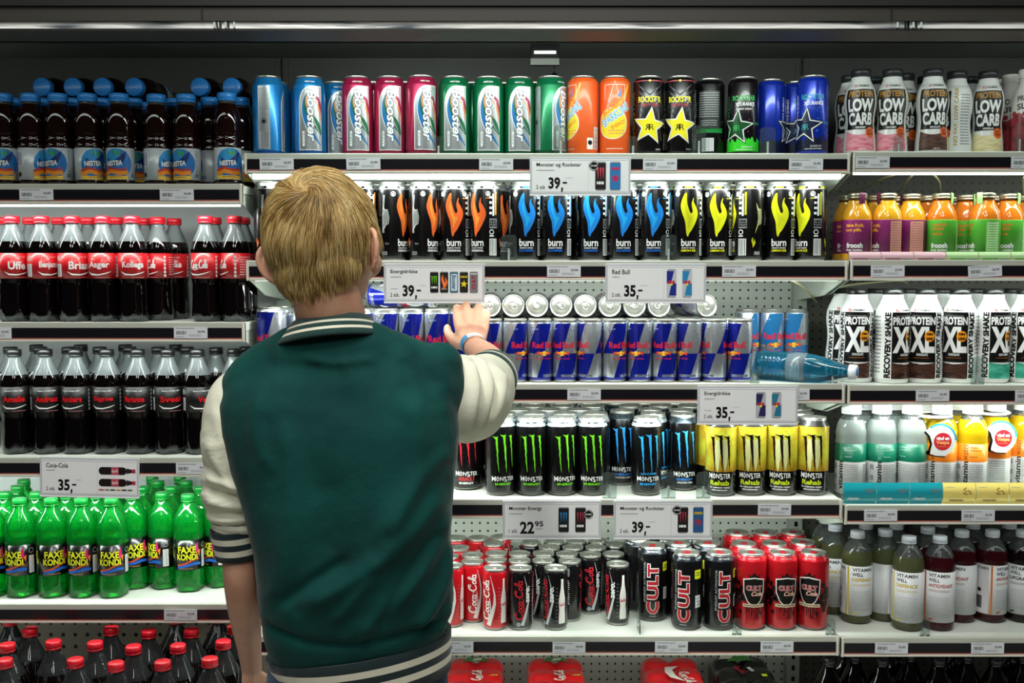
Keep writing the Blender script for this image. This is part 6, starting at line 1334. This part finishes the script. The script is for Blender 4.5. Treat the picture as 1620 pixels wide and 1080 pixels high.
# ---- legs
FX = at(566, 1075, PY+.02).x
for s in (-1, 1):
    limb(m, [(FX+s*.060, HIP.y+.004, HIP.z-.06, .060), (FX+s*.075, HIP.y+.005, .62, .056), (FX+s*.082, HIP.y+.008, .44, .046), (FX+s*.088, HIP.y-.005, .30, .044), (FX+s*.092, HIP.y, .09, .029), (FX+s*.093, HIP.y+.005, .05, .030)], skin, 24)
    limb(m, [(FX+s*.093, HIP.y-.02, .045, .030), (FX+s*.102, HIP.y+.09, .036, .028), (FX+s*.108, HIP.y+.15, .030, .018)], skin, 18)
body_me = fuse(m, .0032, 5, .5, 'person_body')
person = thing('person', 'person seen from behind in green and cream varsity jacket, reaching for a can', 'person', (FX, HIP.y, 0))
off = Vector((FX, HIP.y, 0))
def pobj(name, me, parent, label=None):
    """meshes are written in world metres; the root stands at the feet"""
    o = obj(name, me, parent, label=label); 
    if parent is person: o.location = -off
    return o
body = pobj('body', body_me, person)
# ---- jacket trunk
def ring(px0, px1, py, Y, depth, tilt=0, pw=.8):
    a, b = at(px0, py, Y), at(px1, py, Y); return ((a+b)/2, (b.x-a.x)/2, depth, Matrix.Rotation(math.radians(-tilt), 3, 'Y') @ Matrix.Rotation(math.radians(-2), 3, 'X'), pw)
m = MB()
TR = [ring(430, 706, 1018, PY+.012, .102, 8.5, .85), ring(420, 712, 985, PY+.01, .107, 7, .82), ring(413, 714, 925, PY, .110, 5, .82), ring(407, 712, 860, PY, .112, 3), ring(388, 716, 790, PY, .112, 1), ring(366, 722, 730, PY, .110, 0), ring(353, 726, 680, PY, .106), ring(349, 720, 640, PY, .098), ring(358, 712, 605, PY, .085, 0, .9), ring(390, 690, 580, PY, .072, 0, .95), ring(440, 650, 558, PY, .064, 0, 1), ring(462, 605, 538, PY, .060, 0, 1)]
rings_loft(m, TR, TEAL, 64)
limb(m, [A4(500, 560, PY-.005, .052), A4(440, 583, PY, .050), A4(402, 612, PY+.003, .050), A4(395, 648, PY+.002, .050)], TEAL, 28)
limb(m, [A4(545, 560, PY-.010, .052), A4(610, 572, PY-.004, .050), A4(655, 592, PY+.006, .053), A4(670, 606, PY+.02, .064), A4(671, 618, PY+.028, .0655)], TEAL, 28)
limb(m, [A4(470, 566, PY-.012, .050), A4(525, 566, PY-.016, .055), A4(585, 560, PY-.010, .050)], TEAL, 28)
ball(m, at(696, 577, PY+.02), .036, .04, .036, TEAL)
jm = fuse(m, .005, 10, .5, 'jacket_trunk')
FOLDS = [([(705, 765), (640, 850), (560, 915), (470, 965)], 15, .0075), ([(712, 800), (670, 890), (610, 965), (560, 1010)], 11, .006), ([(714, 850), (695, 930), (655, 1000)], 8, .006), ([(716, 905), (708, 960), (690, 1005)], 7, .005), ([(700, 830), (640, 920), (590, 1000)], 8, -.005),
         ([(448, 655), (462, 750), (455, 870), (428, 975)], 17, .0042), ([(420, 600), (405, 680), (432, 760)], 14, .004), ([(640, 610), (664, 700), (636, 800), (590, 870)], 18, .006), ([(560, 880), (480, 930), (430, 960)], 9, -.004),
         ([(470, 560), (530, 575), (600, 566)], 7, .0025), ([(655, 540), (668, 580), (690, 630)], 10, -.003), ([(690, 545), (700, 590), (712, 640)], 12, .003), ([(625, 545), (640, 590)], 12, .003), ([(480, 620), (560, 640), (620, 630)], 26, -.003), ([(540, 560), (552, 600)], 6, .002),
         ([(725, 700), (660, 760), (610, 850)], 12, .004), ([(500, 700), (520, 820), (500, 940)], 30, -.004), ([(415, 985), (480, 1015), (560, 1022), (640, 1005), (712, 975)], 6, -.004), ([(600, 905), (520, 990)], 9, .004)]
folds(jm, FOLDS)
jacket = pobj('jacket', jm, person, 'dark teal jacket back')
ROT = lambda ax, d: Matrix.Rotation(math.radians(d), 3, ax)
def frame(d, up=Vector((0, 0, 1))):
    d = d.normalized(); x = d.cross(up).normalized(); y = x.cross(d); return Matrix((x, y, d)).transposed()
def sleeve(P, name, wr=()):
    """P: (px, py, Y, r); loose cloth tube with bunched rings"""
    Q = cr([A4(*p) for p in P], 10); n = 56; vs = []; fs = []
    for i, q in enumerate(Q):
        a, b = Vector(Q[max(i-1, 0)][:3]), Vector(Q[min(i+1, len(Q)-1)][:3]); Fm = frame(b-a); t = i/(len(Q)-1)
        for k in range(n):
            an = 2*PI*k/n; r = q[3]
            for (t0, w, h, ph, sk) in wr: r += h*math.exp(-((t-t0-sk*math.sin(an+ph))/w)**2)*(.55+.45*math.cos(an+ph))
            r += .0012*mnoise.noise(Vector((q[0]*60+math.cos(an)*2, q[1]*60+math.sin(an)*2, q[2]*60)))
            vs.append((Vector(q[:3]) + Fm @ Vector((r*math.cos(an), r*math.sin(an), 0)))*1000)
    for i in range(len(Q)-1):
        for k in range(n): l = (k+1) % n; fs.append((i*n+k, i*n+l, (i+1)*n+l, (i+1)*n+k))
    m = MB(); m.add(vs, fs, CREAMC); me = m.mesh(name); return me
LSW = [(.62, .05, .0035, 0, .03), (.72, .035, -.004, 1, -.03), (.79, .04, .006, .5, .025), (.87, .03, -.005, -.5, -.02), (.93, .035, .006, 1.2, .02), (.35, .1, .003, 2, .05), (.48, .06, -.003, .4, -.06)]
lsl = sleeve([(398, 616, PY+.012, .042), (384, 636, PY+.012, .054), (376, 690, PY+.008, .0540), (374, 735, PY+.01, .0500), (370, 768, PY+.012, .0490), (371, 795, PY+.014, .0450), (374, 820, PY+.016, .0390), (372, 837, PY+.016, .0350)], 'sleeve', LSW)
folds(lsl, [([(326, 690), (350, 740), (385, 790)], 7, .004), ([(322, 752), (350, 762), (390, 770)], 6, .0045), ([(322, 786), (350, 796), (392, 800)], 5, .004), ([(330, 812), (360, 818), (396, 812)], 5, -.003), ([(322, 770), (352, 780), (390, 786)], 4, -.004), ([(345, 640), (352, 700), (378, 760)], 9, .003)])
pobj('sleeve', lsl, jacket, 'cream left sleeve pushed up')
RSW = [(.36, .040, .007, 2.5, .16), (.45, .035, -.007, 2.1, .2), (.55, .04, .008, 2.9, .2), (.66, .035, -.007, 1.8, .16), (.76, .035, .007, 2.6, .12), (.86, .03, -.005, 2.2, .08)]
rsl = sleeve([(682, 618, PY+.02, .046), (704, 624, PY+.050, .0620), (722, 628, PY+.085, .0670), (742, 628, PY+.12, .0680), (757, 620, -.43, .0620), (767, 608, -.375, .0540), (771, 602, -.345, .0500)], 'sleeve', RSW)
folds(rsl, [([(752, 560), (772, 600), (768, 650), (750, 690)], 6, .0045), ([(742, 566), (752, 610), (746, 660), (738, 694)], 6, .0045), ([(775, 572), (792, 605), (785, 645), (768, 672)], 5, .0045), ([(748, 564), (762, 605), (757, 655), (744, 690)], 4, -.004), ([(762, 562), (783, 600), (777, 645), (760, 680)], 4, -.0045), ([(790, 585), (803, 615), (795, 645)], 4, .003)])
pobj('sleeve', rsl, jacket, 'cream right sleeve stretched forward')
def band(P, mats, name, n=64, thick=.0025, flat=1.0):
    """striped knitted band: P rings (centre, a, b, matrix); mats one per gap"""
    m = MB()
    for i, mt in enumerate(mats):
        c0, a0, b0, R0 = P[i]; c1, a1, b1, R1 = P[i+1]; vs = []; fs = []
        for (c, a, b, R) in ((c0, a0, b0, R0), (c1, a1, b1, R1)):
            for k in range(n): t = 2*PI*k/n; vs.append((Vector(c)+R @ Vector((a*math.cos(t), b*math.sin(t), 0)))*1000)
        for k in range(n): l = (k+1) % n; fs.append((k, l, n+l, n+k))
        m.add(vs, fs, mt)
    me = m.mesh(name); o = bpy.data.objects.new('t', me); COL.objects.link(o); w = o.modifiers.new('w', 'WELD'); w.merge_threshold = 1e-5; s = o.modifiers.new('s', 'SOLIDIFY'); s.thickness = thick; s.offset = -1
    dg = bpy.context.evaluated_depsgraph_get(); out = bpy.data.meshes.new_from_object(o.evaluated_get(dg)); bpy.data.objects.remove(o); out.name = name
    out.polygons.foreach_set('use_smooth', [True]*len(out.polygons)); return out
def between(P0, P1, n):
    return [tuple((P0[j]*(1-t)+P1[j]*t) if j else P0[0].lerp(P1[0], t) for j in range(3))+(P0[3],) for t in [i/n for i in range(n+1)]]
# left cuff: five stripes
c0, c1 = at(371, 834, PY+.016), at(378, 880, PY+.018); Fc = frame(c0-c1)
Fc = Matrix.Rotation(math.radians(4), 3, 'Y') @ Fc
pobj('cuff', band(between((c1, .0325, .0325, Fc), (c0, .0360, .0360, Fc), 5), [RIBK, RIBW, RIBK, RIBW, RIBK], 'cuff'), jacket, 'striped dark and cream left cuff')
# right cuff round the elbow, opening away
c0, c1 = at(770, 604, -.352), at(780, 592, -.300); Fc = frame(c1-c0)
pobj('cuff', band(between((c0, .0510, .0510, Fc), (c1, .0450, .0450, Fc), 5), [RIBG, RIBG, RIBW, RIBG, RIBG], 'cuff'), jacket, 'dark green right cuff at the elbow')
# collar
Rc = ROT('Y', -6.5) @ ROT('X', -13)
k0 = (at(523, 540, PY-.004), .0850, .0800, Rc); k1 = (at(525, 507, PY+.002), .0595, .0590, Rc)
KR = [(k0[0].lerp(k1[0], t), k0[1]+(k1[1]-k0[1])*(max(t, 0)**.85), k0[2]+(k1[2]-k0[2])*t, Rc) for t in (-.08, .2, .34, .56, .68, 1.0)]
pobj('collar', band(KR, [RIBG, RIBW, RIBG, RIBW, RIBG], 'collar', 96, .004), jacket, 'dark green ribbed collar with two white stripes')
# hem band
Rh = ROT('Y', -8.5) @ ROT('X', -2); hc = at(568, 1014, PY+.012)
HB = [(hc+Rh @ Vector((0, 0, -.062+.062*t)), .136+.010*t, .099+.008*t, Rh) for t in (0, .25, .42, .60, .77, 1.0)]
pobj('hem_band', band(HB, [RIBK, RIBW, RIBK, RIBW, RIBK], 'hem_band', 96, .004), jacket, 'dark rib hem with two cream stripes')
# wristband
wd = (Vector(A4(744, 527, -.11, 0)[:3])-Vector(A4(768, 562, -.21, 0)[:3])).normalized(); Fw = frame(wd); cw = at(749.5, 545, -.143); m = MB(); n = 48
Fw = ROT('Y', 0) @ Fw; vs = []
for zz in (-.008, .008):
    for k in range(n): t = 2*PI*k/n; vs.append((cw+Fw @ Vector((.0262*math.cos(t), .0232*math.sin(t), zz)))*1000)
bl, wh = pm('2a9ad8', .35), pm('e8ecee', .35)
for k in range(n):
    l = (k+1) % n; x = (Vector(vs[k])/1000-cw).x; m.add([vs[k], vs[l], vs[n+l], vs[n+k]], [(0, 1, 2, 3)], bl if x < -.009 else wh)
me = m.mesh('wristband'); wb = pobj('wristband', me, person, 'blue and white paper wristband'); s = wb.modifiers.new('s', 'SOLIDIFY'); s.thickness = .0008; s.offset = 1
# ---- jeans and shoes
m = MB(); rings_loft(m, [(tuple(Vector((FX, HIP.y, z))), a, b, Matrix.Identity(3), .9) for z, a, b in ((.90, .130, .093), (.84, .136, .098), (.78, .140, .100), (.73, .135, .095))], denim, 48)
for s in (-1, 1): limb(m, [(FX+s*.064, HIP.y, .78, .078), (FX+s*.076, HIP.y+.004, .62, .074), (FX+s*.084, HIP.y+.008, .44, .064), (FX+s*.090, HIP.y-.002, .28, .060), (FX+s*.094, HIP.y, .11, .056), (FX+s*.095, HIP.y+.004, .075, .056)], denim, 28)
pobj('jeans', fuse(m, .007, 6, .5, 'jeans'), person, 'blue denim jeans')
for s in (-1, 1):
    m = MB(); limb(m, [(FX+s*.094, HIP.y-.035, .046, .036), (FX+s*.100, HIP.y+.06, .040, .040), (FX+s*.108, HIP.y+.150, .033, .030)], WHITE, 24, 6); me = fuse(m, .004, 4, .5, 'shoe'); c = coords(me); c[:, 2] = np.maximum(c[:, 2], .010); setco(me, c)
    sh = pobj('shoe', me, person); m = MB(); pts = cr([(FX+s*.094-.034, HIP.y-.05), (FX+s*.094, HIP.y-.076), (FX+s*.094+.034, HIP.y-.05), (FX+s*.1+.042, HIP.y+.06), (FX+s*.108+.03, HIP.y+.155), (FX+s*.108, HIP.y+.184), (FX+s*.108-.03, HIP.y+.155), (FX+s*.1-.042, HIP.y+.06), (FX+s*.094-.034, HIP.y-.05)], 5)[:-1]
    k = len(pts); m.add([(x*1000, y*1000, z) for z in (0.3, 14) for x, y in pts], [(i, (i+1) % k, k+(i+1) % k, k+i) for i in range(k)]+[tuple(range(k))[::-1], tuple(range(k, 2*k))], LBLWHITE); obj('sole', m.mesh('sole'), sh)
# ---- hair: a close cap and several thousand strands combed out of the crown
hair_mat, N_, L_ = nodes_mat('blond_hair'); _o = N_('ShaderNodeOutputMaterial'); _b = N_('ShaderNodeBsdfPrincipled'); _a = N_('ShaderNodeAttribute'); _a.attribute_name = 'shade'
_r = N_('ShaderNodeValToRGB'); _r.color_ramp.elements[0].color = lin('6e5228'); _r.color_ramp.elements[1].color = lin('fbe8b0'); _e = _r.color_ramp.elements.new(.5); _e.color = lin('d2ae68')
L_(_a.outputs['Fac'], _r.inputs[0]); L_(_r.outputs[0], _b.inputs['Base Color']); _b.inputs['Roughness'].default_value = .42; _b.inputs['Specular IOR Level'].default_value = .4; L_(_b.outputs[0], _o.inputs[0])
rnd = random.Random(11)
crown_l = Vector((.016, -.064, .060)); 
from mathutils.bvhtree import BVHTree
_bv = BVHTree.FromPolygons([HRI @ (Vector(v)-HC) for v in coords(body_me).tolist()], [tuple(p.vertices) for p in body_me.polygons])
def snap(p, h=0):
    q, nn, _i, _d = _bv.find_nearest(p); 
    return q+nn*h, nn
def skull(d, h=0):
    """scalp point in head space along unit direction d, taken from the head's own skin"""
    o = Vector((0, -.012, min(0, d.z)*.055)); k = 1/math.sqrt((d.x/RX)**2+(d.y/RY)**2+(d.z/(RZ*1.12))**2)
    return snap(o+Vector((d.x*k, d.y*k, d.z*k)), h)
cd = Vector((crown_l.x/RX, crown_l.y/RY, crown_l.z/RZ)).normalized(); cd = Vector((cd.x*RX, cd.y*RY, cd.z*RZ)).normalized(); crown, _ = skull(cd)
def hairline(p):
    if p.y > .055: return .040
    if p.y > -.010: return .002+(p.y+.010)*.55
    if p.y > -.026: return -.012-(-.010-p.y)/.016*.040
    return -.052-min(1, (-.026-p.y)/.028)*(.034+.006*math.cos(p.x*45))
V_, F_, S_ = [], [], []
def strand(P, r, sh):
    o = len(V_); n = len(P); prev = None
    for i, (p, nrm) in enumerate(P):
        t = (P[min(i+1, n-1)][0]-P[max(i-1, 0)][0]).normalized(); b = t.cross(nrm)
        if b.length < 1e-6: b = Vector((1, 0, 0))
        b.normalize(); c = b.cross(t); rr = r*(1.0 if i < n-2 else (.6 if i == n-2 else .15))
        for k in range(3):
            a = 2*PI*k/3+PI/2; V_.append(p+b*math.cos(a)*rr+c*math.sin(a)*rr); S_.append(sh)
    for i in range(n-1):
        for k in range(3): l = (k+1) % 3; F_.append((o+i*3+k, o+i*3+l, o+(i+1)*3+l, o+(i+1)*3+k))
tries = 0; made = 0
while made < 19000 and tries < 90000:
    tries += 1
    z = rnd.uniform(-.95, 1); a = rnd.uniform(0, 2*PI); q = math.sqrt(1-z*z); d = Vector((q*math.cos(a)*RX, q*math.sin(a)*RY, z*RZ)).normalized(); p, nrm = skull(d)
    if made % 16 == 0: p, nrm = snap(crown+Vector((rnd.gauss(0, .006), rnd.gauss(0, .006), rnd.gauss(0, .006))))
    hl = hairline(p)+rnd.gauss(0, .004)
    if abs(p.x) > .0785 or nrm.dot(p) < 0: continue
    if p.z < hl: continue
    made += 1
    near = (p-crown).length; low = max(0, min(1, (.0-p.z)/.085)); L = (.052 if p.z > .0 else .052-.036*low)*rnd.uniform(.7, 1.15); n = 7; P = [(p, nrm)]; step = L/n
    jx = mnoise.noise(p*55)*.9+mnoise.noise(p*140+Vector((5, 0, 0)))*.5; cur = p; cn = nrm; hgt = 0; lift = rnd.uniform(.2, 1)*(.0085-.0062*low)*(1+.5*mnoise.noise(p*40+Vector((9, 9, 9))))
    for i in range(n):
        away = cur-crown; away -= cn*away.dot(cn); dist = away.length; away = away.normalized() if dist > 1e-4 else Vector((rnd.uniform(-1, 1), rnd.uniform(-1, 1), 0))
        sw = cn.cross(away)*(-1.0)*math.exp(-dist/.045)*1.7
        g = Vector((0, 0, -1)); g -= cn*g.dot(cn); side = cn.cross(away)*jx*.35
        dr = away*1.0+sw+g*(.3+.9*min(1, dist/.09))+side; dr -= cn*dr.dot(cn); dr.normalize()
        nxt = cur+dr*step; sd = Vector((nxt.x, nxt.y, nxt.z)).normalized()
        base, nn = snap(nxt)
        cur, cn = base, nn; hgt = lift*math.sin(PI*.5*min(1, (i+1)/n*1.25)); P.append((base+nn*(hgt+.0015), nn))
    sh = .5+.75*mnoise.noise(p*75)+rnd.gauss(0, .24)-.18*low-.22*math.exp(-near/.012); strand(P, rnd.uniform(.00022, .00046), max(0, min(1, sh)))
# cap under the strands
cap_v, cap_f = [], []; nu, nv = 72, 48
idx = {}
for j in range(nv+1):
    for i in range(nu):
        th_, ph = PI*j/nv, 2*PI*i/nu; d = Vector((math.sin(th_)*math.cos(ph)*RX, math.sin(th_)*math.sin(ph)*RY, math.cos(th_)*RZ)).normalized(); p, nrm = skull(d, .0016)
        idx[(j, i)] = (p, p.z > hairline(p)+.001)
o0 = len(V_); used = {}
for j in range(nv):
    for i in range(nu):
        ks = [(j, i), (j+1, i), (j+1, (i+1) % nu), (j, (i+1) % nu)]
        if all(idx[k][1] for k in ks):
            f = []
            for k in ks:
                if k not in used: used[k] = len(V_); V_.append(idx[k][0]); S_.append(.22)
                f.append(used[k])
            F_.append(tuple(f))
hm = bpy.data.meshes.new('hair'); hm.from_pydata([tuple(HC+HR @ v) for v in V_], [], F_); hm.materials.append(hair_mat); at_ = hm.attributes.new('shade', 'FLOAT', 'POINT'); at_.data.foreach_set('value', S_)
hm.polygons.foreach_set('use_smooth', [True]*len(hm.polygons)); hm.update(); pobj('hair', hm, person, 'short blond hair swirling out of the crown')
# eyes, brows and lips on the face
for s in (-1, 1):
    m = MB(); ball(m, H(s*.030, .0845, -.016), .0105, .0085, .0075, pm('e8e6e0', .2), HR, 16); ball(m, H(s*.030, .0925, -.016), .0042, .0018, .0042, pm('4a7a90', .2), HR, 12); pobj('eye', m.mesh('eye'), body)
    m = MB(); limb(m, [tuple(H(s*.016, .0935, .006))+(.0016,), tuple(H(s*.030, .0925, .010))+(.0022,), tuple(H(s*.046, .080, .006))+(.0012,)], pm('a88850', .7), 8); pobj('eyebrow', m.mesh('eyebrow'), body)
m = MB(); limb(m, [tuple(H(-.018, .092, -.0785))+(.002,), tuple(H(0, .0985, -.0780))+(.0035,), tuple(H(.018, .092, -.0785))+(.002,)], pm('b8685c', .5), 10); pobj('lips', m.mesh('lips'), body)
